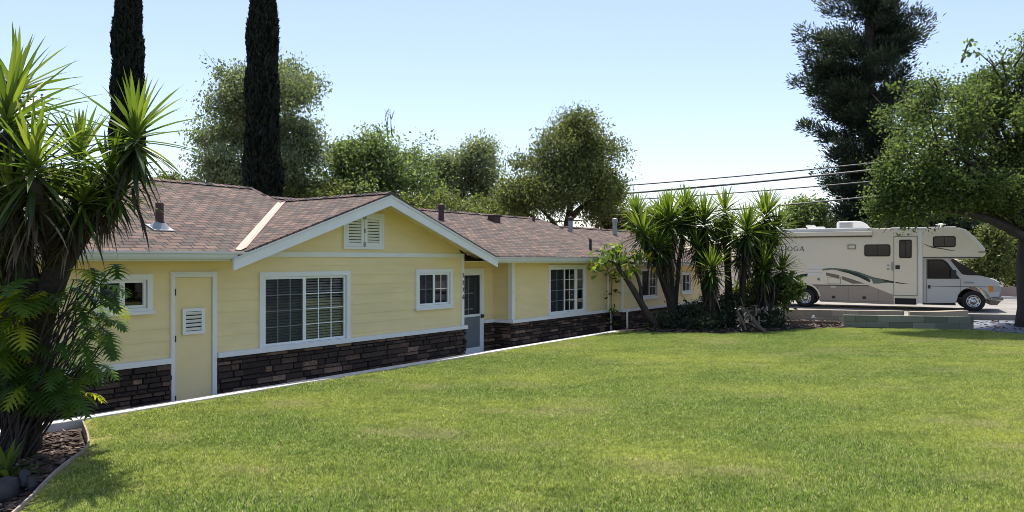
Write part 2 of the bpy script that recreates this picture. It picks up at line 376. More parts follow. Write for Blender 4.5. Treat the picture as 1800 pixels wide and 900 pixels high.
# gable field
pz = .36
for k in range(8):
    z0 = 2.10 + k * .15; z1 = min(z0 + .15, 3.23)
    hw0 = (3.236 - z0) / pz; hw1 = max(0.0, (3.236 - z1) / pz)
    if hw0 > 2.89: hw0 = 2.89
    if hw1 > 2.89: hw1 = 2.89
    if z0 >= 3.22: break
    vh = (3.08, 4.06, 2.25, 2.91)
    def seg(xa0, xb0, xa1, xb1):
        wl.quad((xa0, -.011, z0), (xb0, -.011, z0), (xb1, -.001, z1), (xa1, -.001, z1)); wl.quad((xa0, 0, z0), (xb0, 0, z0), (xb0, -.011, z0), (xa0, -.011, z0))
    if z0 >= 2.25 - .01 and z1 <= 2.92 + .02:
        seg(3.73 - hw0, 3.10, 3.73 - hw1, 3.10); seg(4.04, 3.73 + hw0, 4.04, 3.73 + hw1)
    else: seg(3.73 - hw0, 3.73 + hw0, 3.73 - hw1, 3.73 + hw1)
# alcove: back wall and return, then the right wing, its return and the far wing
lap_wall(wl, front(.6), 6.62, 8.55, BZ, 2.12, [(7.12, 8.03, -.35, 1.68)])
lap_wall(wl, lambda s, z, o: (8.55 - o, s, z), 0, .6, BZ, 2.12)
lap_wall(wl, lambda s, z, o: (6.62 + o, s, z), 0, .6, BZ, 2.12)
lap_wall(wl, front(0), 8.55, 13.72, BZ, WT, [(10.24, 12.10, .53, 1.80)])
lap_wall(wl, lambda s, z, o: (13.72 - o, s, z), -.37, 0, BZ, WT)
lap_wall(wl, front(-.37), 13.72, 20.3, BZ, WT, [(15.02, 16.18, .80, 1.70), (18.2, 19.0, .85, 1.52)])
wl.build('wall', M['siding'], house, fixn=False)
# the walls away from the street, floor
bw = MB()
bw.box(20.3, 20.4, -.37, 7.0, -.4, 2.05); bw.box(-9.1, -9, 0, 7.8, -.4, 2.1); bw.box(-9, 20.3, 7.2, 7.3, -.4, 2.1); bw.box(-9, 20.3, .0, 7.2, -.42, -.34)
bw.build('rear_wall', M['room'], house)

# --- ledge stone base
def stones(mb, f, s0, s1, z0, z1, seed):
    rg = random.Random(seed); z = z0
    while z < z1 - .01:
        h = rg.uniform(.055, .11); 
        if z + h > z1 - .03: h = z1 - z
        s = s0 - rg.uniform(0, .2)
        while s < s1:
            l = rg.uniform(.14, .46); a, b = max(s0, s) + .004, min(s1, s + l) - .004
            if b - a > .01:
                d = rg.uniform(.045, .085); e = .008
                p = [f(a, z + .003, 0), f(b, z + .003, 0), f(b, z + h - .003, 0), f(a, z + h - .003, 0), f(a + e, z + .003 + e, d), f(b - e, z + .003 + e, d), f(b - e, z + h - .003 - e, d + rg.uniform(-.01, .01)), f(a + e, z + h - .003 - e, d)]
                mb.add(p, [(4, 5, 6, 7), (0, 1, 5, 4), (1, 2, 6, 5), (2, 3, 7, 6), (3, 0, 4, 7)], 0, rg.random() ** 1.7)
            s += l
        z += h
sb = MB(); e_ = .0
for (x0, x1, b0, sd) in ((-9, -.39, 0, 1), (.385, 6.68, 0, 2), (8.09, 8.55, .6, 3), (6.7, 7.05, .6, 33), (8.49, 13.72, 0, 4), (13.66, 20.36, -.37, 5)):
    stones(sb, front(b0), x0, x1, -.38, BZ, sd)
stones(sb, lambda s, z, o: (8.55 - o, s, z), 0, .6, -.38, BZ, 6)
stones(sb, lambda s, z, o: (6.62 + o, s, z), 0, .6, -.38, BZ, 7)
stones(sb, lambda s, z, o: (13.72 - o, s, z), -.37, 0, -.38, BZ, 8)
# mortar backing
for (x0, x1, b0) in ((-9, -.39, 0), (.385, 6.60, 0), (8.09, 8.55, .6), (8.56, 13.72, 0), (13.73, 20.36, -.37)):
    sb.quad((x0, b0 - .02, -.38), (x1, b0 - .02, -.38), (x1, b0 - .02, BZ), (x0, b0 - .02, BZ), 0, .02)
sb.build('stone_base', M['stone'], house, fixn=False)

# --- white belt board over the stone, frieze board, corner boards
t = MB()
for (x0, x1, b0) in ((-9, -.395, 0), (.385, 6.70, 0), (8.105, 8.46, .6), (8.46, 13.72, 0), (13.63, 20.38, -.37)):
    t.box(x0, x1, b0 - .10, b0 - .004, BZ + .002, BZ + .085)
t.box(8.452, 8.546, 0.002, .5, BZ + .003, BZ + .083); t.box(13.625, 13.716, -.366, -.102, BZ + .003, BZ + .083)
t.build('belt_board', M['white'], house, bevel=.004)
t = MB(); t.box(.86, 6.64, -.035, -.003, 2.055, 2.145); t.build('frieze_board', M['white'], house)
for q in ([(6.555, 6.645, -.032, .0, BZ + .09, 2.054)], [(8.515, 8.63, -.032, 0, BZ + .088, 1.95), (8.518, 8.549, .002, .10, BZ + .088, 2.0)], [(13.69, 13.79, -.402, -.37, BZ + .088, 1.95)], [(20.25, 20.35, -.402, -.37, BZ + .088, 1.95)]):
    t = MB()
    for k in q: t.box(*k)
    t.build('corner_board', M['white'], house)

# --- roofs: polygons in plan lifted by a plane, with uv in metres along the eave / up the slope
def roof(name, planes, parent, thick=.045, m='shingle'):
    me = bpy.data.meshes.new(name); bm = bmesh.new(); uvl = bm.loops.layers.uv.new('UVMap')
    for pts, fz, fu in planes:
        top = [bm.verts.new((x, y, fz(x, y))) for x, y in pts]
        bot = [bm.verts.new((x, y, fz(x, y) - thick)) for x, y in pts]
        n = len(pts); fs = [bm.faces.new(top), bm.faces.new(bot[::-1])]
        for i in range(n): fs.append(bm.faces.new((top[i], bot[i], bot[(i + 1) % n], top[(i + 1) % n])))
        for f in fs:
            for l in f.loops: l[uvl].uv = fu(l.vert.co.x, l.vert.co.y)
    bmesh.ops.recalc_face_normals(bm, faces=bm.faces); bm.to_mesh(me); bm.free()
    me.materials.append(M[m]); o = bpy.data.objects.new(name, me); COL.objects.link(o); o.parent = parent; return o
sl = math.sqrt(1 + pz * pz)
zL = lambda x, y: 2.12 + pz * (y + .55)
zR = lambda x, y: 2.10 + pz * (y + .55)
zF = lambda x, y: 2.03 + pz * (y + .55)
zGl = lambda x, y: 3.30 - pz * (3.73 - x)
zGr = lambda x, y: 3.30 - pz * (x - 3.73)
uf = lambda x, y: (x, y * sl)
ug = lambda x, y: (y, x * sl)
ZLr, ZRr, ZFr = 3.60, 3.02, 2.5
roofo = roof('roof', [
    ([(-9.6, -.60), (.40, -.60), (3.50, 2.50), (3.50, ZLr), (-9.6, ZLr)], zL, uf),
    ([(-9.6, ZLr), (3.50, ZLr), (3.50, 7.75), (-9.6, 7.75)], lambda x, y: zL(x, 2 * ZLr - y), uf),
    ([(.38, -.62), (3.73, -.62), (3.73, 2.73), (.42, -.58)], zGl, ug),
    ([(3.73, -.62), (7.10, -.62), (7.05, -.52), (3.73, 2.80)], zGr, ug),
    ([(7.06, -.58), (14.15, -.58), (14.15, ZRr), (3.52, ZRr), (3.52, 2.95)], zR, uf),
    ([(3.52, ZRr), (14.15, ZRr), (14.15, 6.6), (3.52, 6.6)], lambda x, y: zR(x, 2 * ZRr - y), uf),
    ([(13.62, -.95), (20.9, -.95), (20.9, ZFr), (13.62, ZFr)], zF, uf),
    ([(13.62, ZFr), (20.9, ZFr), (20.9, 6.4), (13.62, 6.4)], lambda x, y: zF(x, 2 * ZFr - y), uf),
], house)
# ridge and rake cap shingles: slim angled strips
def capstrip(mb_pts, name_bm, uvl, wdt=.13, lift=.025):
    p0, p1 = Vector(mb_pts[0]), Vector(mb_pts[1]); d = (p1 - p0); L_ = d.length; d.normalize()
    sid = d.cross(Vector((0, 0, 1))).normalized(); n = max(1, int(L_ / .16))
    for i in range(n):
        a, b = p0 + d * (L_ * i / n), p0 + d * (L_ * (i + 1.25) / n)
        hi, lo = lift + .012, lift
        r0 = [a - sid * wdt + Vector((0, 0, hi - .055)), a + Vector((0, 0, hi)), a + sid * wdt + Vector((0, 0, hi - .055))]
        r1 = [b - sid * wdt + Vector((0, 0, lo - .055)), b + Vector((0, 0, lo)), b + sid * wdt + Vector((0, 0, lo - .055))]
        v = [name_bm.verts.new(q) for q in r0 + r1]; u_ = random.uniform(0, 50)
        dn = [name_bm.verts.new(q - Vector((0, 0, .05))) for q in r0]
        for k in (0, 1):
            for f in (name_bm.faces.new((v[k], v[k + 1], v[k + 4], v[k + 3])), name_bm.faces.new((v[k], dn[k], dn[k + 1], v[k + 1]))):
                for l in f.loops: l[uvl].uv = (u_, u_ * .37)
bm = bmesh.new(); uvl = bm.loops.layers.uv.new('UVMap')
for seg_ in [((-9.6, ZLr, zL(0, ZLr)), (3.5, ZLr, zL(0, ZLr))), ((3.5, ZLr, zL(0, ZLr)), (3.5, 2.5, zL(0, 2.5))),
             ((3.73, -.62, 3.3), (3.73, 2.75, 3.3)), ((3.6, ZRr, zR(0, ZRr)), (14.15, ZRr, zR(0, ZRr))), ((14.12, ZRr, zR(0, ZRr)), (14.12, -.5, zR(0, -.5))),
             ((14.1, ZFr, zF(0, ZFr)), (20.9, ZFr, zF(0, ZFr)))]:
    capstrip(seg_, bm, uvl)
me = bpy.data.meshes.new('ridge_cap'); bmesh.ops.recalc_face_normals(bm, faces=bm.faces); bm.to_mesh(me); bm.free(); me.materials.append(M['cap'])
rc = bpy.data.objects.new('ridge_cap', me); COL.objects.link(rc); rc.parent = roofo
# valley flashing, laid on both slopes
vf = MB(); p0, p1 = Vector((.52, -.48, zL(0, -.48) + .012)), Vector((3.60, 2.60, zL(0, 2.60) + .012)); wv = .13
l0, l1 = Vector((-wv, 0.0, .004)), Vector((wv, 0, .004 + wv * pz))
l0 = Vector((-wv, wv, pz * wv + .004)); r0 = Vector((wv * .5, 0, .5 * pz * wv + .02))
l0b = Vector((-.085, .015, .015)); r0b = Vector((.10, -.015, .10 * pz + .010))
vf.quad(p0 + l0b, p0, p1, p1 + l0b); vf.quad(p0, p0 + r0b, p1 + r0b, p1)
vf.quad(p0 + l0b - Vector((0, 0, .03)), p0 + l0b, p1 + l0b, p1 + l0b - Vector((0, 0, .03))); vf.quad(p0 + r0b - Vector((0, 0, .03)), p0 + r0b, p1 + r0b, p1 + r0b - Vector((0, 0, .03)))
vf.build('valley_flashing', M['flash'], roofo)
# bargeboards of the gable
fb = MB()
for sgn in (-1, 1):
    xe = 3.73 + sgn * 3.42; ze = 3.30 - pz * 3.42
    P = [(3.73, -.62, 3.255), (xe, -.62, ze - .045), (xe, -.62, ze - .235), (3.73, -.62, 3.255 - .20)]
    if sgn < 0: P = P[::-1]
    fb.prism(P, (0, .045, 0))
fb.build('bargeboard', M['white'], house)
# drip edge strip over the boards
de = MB()
for sgn in (-1, 1):
    xe = 3.73 + sgn * 3.43; ze = 3.30 - pz * 3.43
    P = [(3.73, -.634, 3.262), (xe, -.634, ze - .038), (xe, -.634, ze - .085), (3.73, -.634, 3.215)]
    if sgn < 0: P = P[::-1]
    de.prism(P, (0, .012, 0))
de.build('drip_edge', M['gutter'], house)
# soffit boards beneath the gable overhang, tongue and groove
sf = MB()
for sgn in (-1, 1):
    for k in range(4):
        y0 = -.572 + k * .143; y1 = y0 + .136
        xe = 3.73 + sgn * 3.34
        zt = lambda x: 3.30 - pz * abs(x - 3.73) - .050
        sf.add([(3.73, y0, zt(3.73)), (xe, y0, zt(xe)), (xe, y1, zt(xe)), (3.73, y1, zt(3.73)), (3.73, y0, zt(3.73) - .02), (xe, y0, zt(xe) - .02), (xe, y1, zt(xe) - .02), (3.73, y1, zt(3.73) - .02)],
               [(4, 5, 6, 7), (0, 1, 5, 4), (2, 3, 7, 6), (1, 2, 6, 5)])
sf.box(-9.5, .80, -.53, -.016, 2.025, 2.045); sf.box(6.66, 14.0, -.52, -.016, 1.955, 1.975); sf.box(6.63, 8.5, -.015, .59, 1.957, 1.973); sf.box(13.64, 20.8, -.88, -.39, 1.86, 1.88)
sf.build('soffit', M['soffit'], house)
# gutters: ogee-ish troughs on fascia boards
def gutter(x0, x1, y, z):
    m_ = MB(); pr = [(.0, .0), (-.05, .0), (-.072, .035), (-.075, .07), (-.10, .085), (-.10, .11), (-.088, .11), (-.088, .092), (-.06, .075), (-.055, .04), (-.04, .012), (0, .012)]
    m_.prism([(x0, y + a, z + b) for a, b in pr], (x1 - x0, 0, 0)); m_.box(x0, x1, y + .002, y + .022, z - .03, z + .115)
    return m_
gutter(-9.6, .57, -.545, 2.015).build('gutter', M['gutter'], house)
gutter(7.10, 13.60, -.535, 1.955).build('gutter', M['gutter'], house)
gutter(13.62, 20.9, -.90, 1.84).build('gutter', M['gutter'], house)
# downspouts
d_ = MB(); d_.tube([(13.45, -.50, 1.96), (13.45, -.44, 1.88), (13.45, -.10, 1.72), (13.45, -.05, 1.6), (13.45, -.05, .50), (13.45, -.15, .40), (13.45, -.16, -.3)], .035, 8)
d_.build('downspout', M['white'], house, smooth=True)
d_ = MB(); d_.tube([(13.82, -.50, .5), (13.82, -.50, -.1)], .035, 8); d_.build('drain_pipe', M['white'], house, smooth=True)

# --- roof vents
def vent(x, y, z0, h, r, m, mcap=None, name='vent_pipe', fl=None):
    v = MB(); v.lathe([(r, -.15), (r, h), (r * .75, h + .0)], (x, y, z0), k=14); o = v.build(name, m, house, smooth=False)
    if mcap: c = MB(); c.lathe([(r * 1.25, h - .06), (r * 1.3, h + .05), (.001, h + .09)], (x, y, z0), k=14); c.build('vent_cap', mcap, o)
    if fl:
        c = MB(); c.lathe([(fl, -.0), (r * 1.05, .09)], (0, 0, 0), k=14); c.box(-fl * 1.1, fl * 1.1, -fl * 1.1, fl * .9, -.012, .002)
        q = c.build('flashing', M['lead'], o, loc=(x, y, z0 + .02)); q.rotation_euler = (math.atan(pz), 0, 0)
    return o
vent(-.27, .52, zL(0, .52), .40, .062, M['pipe_red'], None, fl=.15)
vent(8.3, 2.15, zR(0, 2.15), .35, .075, M['pipe_red'], M['pipe_red'])
bx = MB(); bx.box(10.75, 11.05, 2.25, 2.5, zR(0, 2.3) - .05, zR(0, 2.3) + .17); bx.box(10.72, 11.08, 2.2, 2.53, zR(0, 2.3) + .171, zR(0, 2.3) + .20)
bx.build('roof_vent', [M['pipe_red']], house)
vent(13.45, 2.7, zR(0, 2.7), .16, .045, M['dark'])
vent(12.5, .02, zR(0, .02), .30, .04, M['dark'])
vent(14.6, 2.0, zF(0, 2.0), .42, .075, M['lead'], M['pipe_red'])
vent(17.6, 1.95, zF(0, 1.95), .52, .085, M['lead'], M['lead'])

# --- windows
def grid(mb, x0, x1, z0, z1, nx, nz, y, w=.016):
    for i in range(1, nx): x = x0 + (x1 - x0) * i / nx; mb.box(x - w / 2, x + w / 2, y, y + .012, z0, z1)
    for j in range(1, nz):
        z = z0 + (z1 - z0) * j / nz
        for i in range(nx): mb.box(x0 + (x1 - x0) * i / nx + (w / 2 if i else 0), x0 + (x1 - x0) * (i + 1) / nx - (w / 2 if i < nx - 1 else 0), y + .001, y + .011, z - w / 2, z + w / 2)
def ring(mb, x0, x1, z0, z1, y0, y1, w, wb=None):
    wb = wb or w
    mb.box(x0, x0 + w, y0, y1, z0, z1); mb.box(x1 - w, x1, y0, y1, z0, z1); mb.box(x0 + w, x1 - w, y0 + .0015, y1, z1 - w, z1); mb.box(x0 + w, x1 - w, y0 + .0015, y1, z0, z0 + wb)
def window(x0, x1, z0, z1, b, sashes, casing=.075, blinds=None, sill=True):
    """sashes: (fraction0, fraction1, cols, rows, screened)"""
    f = MB(); ring(f, x0, x1, z0, z1, b - .045, b - .002, casing)
    if sill: f.box(x0 - .02, x1 + .02, b - .075, b - .0455, z0 - .012, z0 + .035)
    wi = empty('window'); wi.parent = house
    f.build('frame', M['white'], wi, bevel=.004)
    X0, X1, Z0, Z1 = x0 + casing, x1 - casing, z0 + casing, z1 - casing
    for k, (f0, f1, nx, nz, scr) in enumerate(sashes):
        a, c = X0 + (X1 - X0) * f0, X0 + (X1 - X0) * f1; yb = b - .022 + .02 * (k % 2)
        s = MB(); ring(s, a + .001, c - .001, Z0 + .001, Z1 - .001, yb, yb + .04, .042); s.build('sash', M['vinyl'], wi, bevel=.003)
        gm = MB(); grid(gm, a + .042, c - .042, Z0 + .042, Z1 - .042, nx, nz, yb + .018); 
        if nx == 1 and nz > 1:
            for j in range(1, nz):
                gm = MB(); zz = Z0 + .042 + (Z1 - Z0 - .084) * j / nz; gm.box(a + .042, c - .042, yb + .019, yb + .029, zz - .008, zz + .008); gm.build('glazing_bar', M['vinyl'], wi)
        elif gm.f: gm.build('glazing_bar', M['vinyl'], wi)
        p = MB(); p.quad((a + .04, yb + .034, Z0 + .04), (c - .04, yb + .034, Z0 + .04), (c - .04, yb + .034, Z1 - .04), (a + .04, yb + .034, Z1 - .04)); p.build('pane', M['glass'], wi, fixn=False)
        if scr:
            q = MB(); q.quad((a + .03, yb + .006, Z0 + .03), (c - .03, yb + .006, Z0 + .03), (c - .03, yb + .006, Z1 - .03), (a + .03, yb + .006, Z1 - .03)); q.build('insect_screen', M['screenmesh'], wi, fixn=False)
    if blinds:
        bl = MB(); z = Z0 + .02
        while z < Z1 - .01:
            bl.obox(((X0 + X1) / 2, b + .10, z), Vector(((X1 - X0) / 2, 0, 0)), Vector((0, .024, .012)), Vector((0, -.0006, .0012))); z += blinds
        bl.build('blind', M['blind'], wi)
    # box behind the glass, the room's dimness put into its dark colour
    r_ = MB(); d = .9
    r_.quad((x0, b + .05, z0), (x0, b + d, z0), (x0, b + d, z1), (x0, b + .05, z1)); r_.quad((x1, b + .05, z0), (x1, b + d, z0), (x1, b + d, z1), (x1, b + .05, z1))
    r_.quad((x0, b + .05, z0), (x1, b + .05, z0), (x1, b + d, z0), (x0, b + d, z0)); r_.quad((x0, b + .05, z1), (x1, b + .05, z1), (x1, b + d, z1), (x0, b + d, z1)); r_.quad((x0, b + d, z0), (x1, b + d, z0), (x1, b + d, z1), (x0, b + d, z1))
    r_.build('window_recess', M['room'], wi)
    return wi
m, t_, p_, N_, L_ = base('insect screen mesh'); N_.remove(p_)
a_ = N_.new('ShaderNodeBsdfTransparent'); b_ = N_.new('ShaderNodeBsdfDiffuse'); b_.inputs[0].default_value = (.05, .055, .062, 1); x_ = N_.new('ShaderNodeMixShader'); x_.inputs[0].default_value = .55
L_.new(a_.outputs[0], x_.inputs[1]); L_.new(b_.outputs[0], x_.inputs[2]); L_.new(x_.outputs[0], N_['Material Output'].inputs[0]); M['screenmesh'] = m
window(-1.56, -.67, 1.20, 1.79, 0, [(0, .5, 1, 1, True), (.5, 1, 1, 1, False)], .085)
window(1.19, 3.21, .42, 1.79, 0, [(0, .47, 3, 4, True), (.47, 1, 3, 4, False)], .085, blinds=.05)
window(5.04, 6.23, .93, 1.80, 0, [(0, .5, 2, 2, True), (.5, 1, 2, 2, False)], .085)
window(10.18, 12.16, .47, 1.86, 0, [(0, .42, 2, 4, True), (.42, .76, 2, 4, False), (.76, 1, 1, 4, False)], .08, blinds=None)
window(14.96, 16.24, .74, 1.76, -.37, [(0, .5, 1, 1, True), (.5, 1, 2, 3, False)], .075)
window(18.14, 19.06, .79, 1.58, -.37, [(0, .5, 1, 2, True), (.5, 1, 1, 2, False)], .075)

# --- utility door with louvred vent
dr = empty('utility_door'); dr.parent = house
dm = MB(); dm.box(-.325, .305, -.012, .03, -.34, 1.725); dm.build('door_panel', M['door'], dr, bevel=.003)
dm = MB(); dm.box(-.39, -.328, -.05, -.002, -.36, 1.79); dm.box(.308, .382, -.05, -.002, -.36, 1.79); dm.box(-.328, .308, -.0485, -.002, 1.728, 1.79); dm.box(-.41, .40, -.058, -.004, 1.791, 1.815)
dm.build('frame', M['white'], dr, bevel=.003)
def louvre(parent, x0, x1, z0, z1, y, n, w=.03, tilt=.5, name='louvre'):
    o = MB(); ring(o, x0, x1, z0, z1, y - .022, y, w); q = o.build(name, M['white'], parent)
    s = MB(); h = (z1 - z0 - 2 * w) / n
    for i in range(n):
        z = z0 + w + h * (i + .5); s.obox(((x0 + x1) / 2, y - .004, z), Vector(((x1 - x0) / 2 - w, 0, 0)), Vector((0, .012, -.30 * h)), Vector((0, .002, .004)))
    s.build('slats', M['white'], q)
    b_ = MB(); b_.quad((x0 + w, y + .012, z0 + w), (x1 - w, y + .012, z0 + w), (x1 - w, y + .012, z1 - w), (x0 + w, y + .012, z1 - w)); b_.build('backing', M['dark'], q); return q
louvre(dr, -.205, .165, .83, 1.24, -.03, 5, .05, .75)
hg = MB()
for z in (-.15, .78, 1.5):
    hg = MB(); hg.box(-.335, -.315, -.055, -.03, z - .05, z + .05); hg.build('hinge', M['dark'], dr)
# --- gable vent: two louvred shutters with strap hinges
gv = empty('gable_vent'); gv.parent = house
o_ = MB(); ring(o_, 3.04, 4.10, 2.21, 2.93, -.045, -.002, .05); o_.build('frame', M['white'], gv)
for (x0, x1) in ((3.092, 3.565), (3.575, 4.048)): louvre(gv, x0, x1, 2.262, 2.878, -.02, 8, .075, .9, 'shutter')
for q in ((3.535, 3.605, -.062, -.044, 2.80, 2.90), (3.545, 3.595, -.062, -.044, 2.26, 2.35)): o_ = MB(); o_.box(*q); o_.build('hinge', M['lead'], gv)
o_ = MB(); o_.box(3.56, 3.59, -.06, -.044, 2.53, 2.62); o_.build('latch', M['lead'], gv)

# --- alcove door: inner glazed door behind a white screen door
ad = empty('entry_door'); ad.parent = house; yb = .6
o_ = MB(); ring(o_, 7.05, 8.10, -.36, 1.75, yb - .05, yb - .002, .07, .02); o_.box(7.0, 8.14, yb - .06, yb - .004, 1.752, 1.79); o_.build('frame', M['white'], ad)
o_ = MB(); ring(o_, 7.12, 8.03, -.30, 1.68, yb + .04, yb + .08, .12, .7); o_.build('inner_door', M['screen'], ad)
o_ = MB(); grid(o_, 7.24, 7.80, .4, 1.56, 3, 3, yb + .045, .03); o_.build('glazing_bar', M['blind'], ad)
o_ = MB(); o_.box(7.80, 7.92, yb + .035, yb + .05, .4, 1.56); o_.build('door_edge', M['room'], ad)
o_ = MB(); o_.quad((7.2, yb + .07, .3), (7.95, yb + .07, .3), (7.95, yb + .07, 1.6), (7.2, yb + .07, 1.6)); o_.build('pane', M['glass'], ad)
o_ = MB(); ring(o_, 7.122, 8.028, -.33, 1.678, yb - .04, yb - .012, .055, .17); o_.box(7.18, 7.97, yb - .0385, yb - .013, .60, .66); sd_ = o_.build('screen_door', M['white'], ad)
o_ = MB(); o_.quad((7.17, yb - .02, -.16), (7.98, yb - .02, -.16), (7.98, yb - .02, .61), (7.17, yb - .02, .61)); o_.build('mesh_panel', M['mesh_panel'], sd_)
o_ = MB(); o_.quad((7.17, yb - .018, .65), (7.98, yb - .018, .65), (7.98, yb - .018, 1.63), (7.17, yb - .018, 1.63)); o_.build('insect_screen', M['screenmesh'], sd_)
o_ = MB(); o_.box(7.985, 8.06, yb - .10, yb - .041, .56, .64); o_.build('handle', M['dark'], sd_)
o_ = MB(); o_.box(7.0, 8.2, .66, 1.6, -.36, -.34); o_.box(7.0, 8.2, 1.5, 1.52, -.36, 2.0); o_.build('hall', M['room'], ad)
# wall lamp beside it
lm = empty('wall_lamp'); lm.parent = house
o_ = MB(); o_.box(6.94, 7.02, yb - .05, yb - .002, 1.62, 1.80); o_.tube([(6.98, yb - .05, 1.74), (6.98, yb - .16, 1.80), (6.98, yb - .17, 1.74)], .012, 6); o_.build('bracket', M['dark'], lm)
o_ = MB(); o_.lathe([(.001, 1.76), (.075, 1.70), (.08, 1.69), (.055, 1.48), (.03, 1.46), (.001, 1.44)], (6.98, yb - .17, 0), k=8); o_.build('lantern', M['dark'], lm)
# house number on the corner board, one digit above the other
for i, ch in enumerate('2276'):
    cu = bpy.data.curves.new('digit', 'FONT'); cu.body = ch; cu.size = .135; cu.align_x = 'CENTER'; cu.extrude = .006
    tmp = bpy.data.objects.new('digit', cu); me = bpy.data.meshes.new_from_object(tmp); bpy.data.objects.remove(tmp)
    me.materials.append(M['digit'] if 'digit' in M else M['dark']); o = bpy.data.objects.new('house_number', me); COL.objects.link(o); o.parent = house
    o.location = (6.60, -.041, 1.60 - i * .165); o.rotation_euler = (R(90), 0, 0)

# ------------------------------------------------------------------ kerb, path, lawn, beds, drive
kb = MB()
ks = [(-9 + i * 1.5) for i in range(15)]
for i in range(len(ks) - 1):
    a0, a1 = ks[i] + .004, min(ks[i + 1] - .004, 12.1)
    if a1 <= a0: break
    kb.obox(H((a0 + a1) / 2, -1.11, -.23), U * ((a1 - a0) / 2), V_ * .10, Vector((0, 0, .25)))
endp = [H(12.1, -1.11), Vector((3.75, 21.05, 0)), Vector((4.3, 21.55, 0)), Vector((4.95, 21.9, 0))]
for p, q in zip(endp[:-1], endp[1:]):
    d = (q - p); nrm = Vector((-d.y, d.x, 0)).normalized(); kb.obox((p + q) / 2 + Vector((0, 0, -.235)), d / 2, nrm * .08, Vector((0, 0, .25)))
tag(kb.build('kerb', M['concrete'], bevel=.01), 'thin white concrete mowing kerb curving along the lawn edge', 'kerb', kind='structure')
pth = [xy(H(-9, -1.0)), xy(H(12.1, -1.0)), (5.0, 22.1), xy(H(20.3, -.3)), xy(H(20.3, .7)), xy(H(-9, .7))]
slab('path', pth, -.33, .1, M['concrete'], 'concrete path in shade along the house', 'path')

lawn_front = [(3.02, 20.6), (3.82, 20.5), (4.5, 20.35), (5.18, 20.25), (6.0, 20.25), (6.77, 20.4), (7.5, 20.8), (8.19, 21.3), (9.71, 21.8), (13.1, 21.1), (13.85, 20.05), (20, 18.4), (26, 17), (26, -4), (-3.2, -4)]
bed_edge = [(-3.2, 2.0), (-3.45, 4.0), (-3.93, 5.94), (-4.22, 6.75), (-4.36, 7.25), (-4.45, 7.7), (-4.62, 8.1), (-5.25, 9.05)]
lawn_poly = [xy(H(-2.15, -1.215)), xy(H(12.1, -1.215))] + lawn_front + bed_edge
slab('lawn', lawn_poly, 0, .5, M['turf'] if 'turf' in M else M['soil'], 'sunny green lawn with dry yellow patches', 'lawn')
bed_poly = [xy(H(-9, -1.215)), xy(H(-2.15, -1.215))] + bed_edge[::-1] + [(-9, 2.0), (-14, 6)]
slab('flower_bed', bed_poly, -.09, .4, M['mulch_bed'], 'dark mulched planting bed at the lawn corner', 'flower bed')
eb = MB()
pp = [Vector((x, y, 0)) for x, y in bed_edge]
for _ in range(2): pp = [pp[0]] + [q for i in range(len(pp) - 1) for q in (pp[i].lerp(pp[i + 1], .25), pp[i].lerp(pp[i + 1], .75))] + [pp[-1]]
for p, q in zip(pp[:-1], pp[1:]):
    d = q - p; nrm = Vector((-d.y, d.x, 0)).normalized(); eb.obox((p + q) / 2 + Vector((0, 0, -.03)), d / 2 * 1.01, nrm * .009, Vector((0, 0, .065)))
tag(eb.build('lawn_edging', M['pale_bark']), 'thin pale curved edging strip round the mulch bed', 'edging', kind='structure')
yb_poly = [xy(H(12.1, -1.0)), (3.1, 20.5)] + lawn_front[1:9] + [(12.9, 21.6), (12.6, 23.3), (8.7, 24.4), xy(H(20.3, -.42)), xy(H(15, -.9)), (5.0, 22.2)]
slab('planting_bed', yb_poly, .015, .4, M['mulch_bed'], 'shaded mulch bed under the yucca clump', 'planting bed')
slab('driveway', [(8.7, 24.5), (12.6, 23.5), (15.2, 24.6), (18, 24.0), (40, 18), (46, 30), (22, 36), (10, 36), xy(H(20.6, 1))], .2, .7, M['drive'], 'sunlit pale concrete driveway under the motorhome', 'driveway')
slab('dirt_strip', [(19.4, 26.6), (30, 24), (34, 32), (23.5, 34.2)], .205, .1, M['soil'], 'brown dirt strip beside the driveway', 'dirt')
slab('paving', [(13.2, 21.3), (13.9, 20.08), (20, 18.45), (34, 15), (36, 19.5), (18, 23.8), (15.2, 24.4), (13.0, 23.2)], .02, .4, M['pavers'] if 'pavers' in M else M['concrete'], 'blue grey paving in dappled tree shade', 'paving')
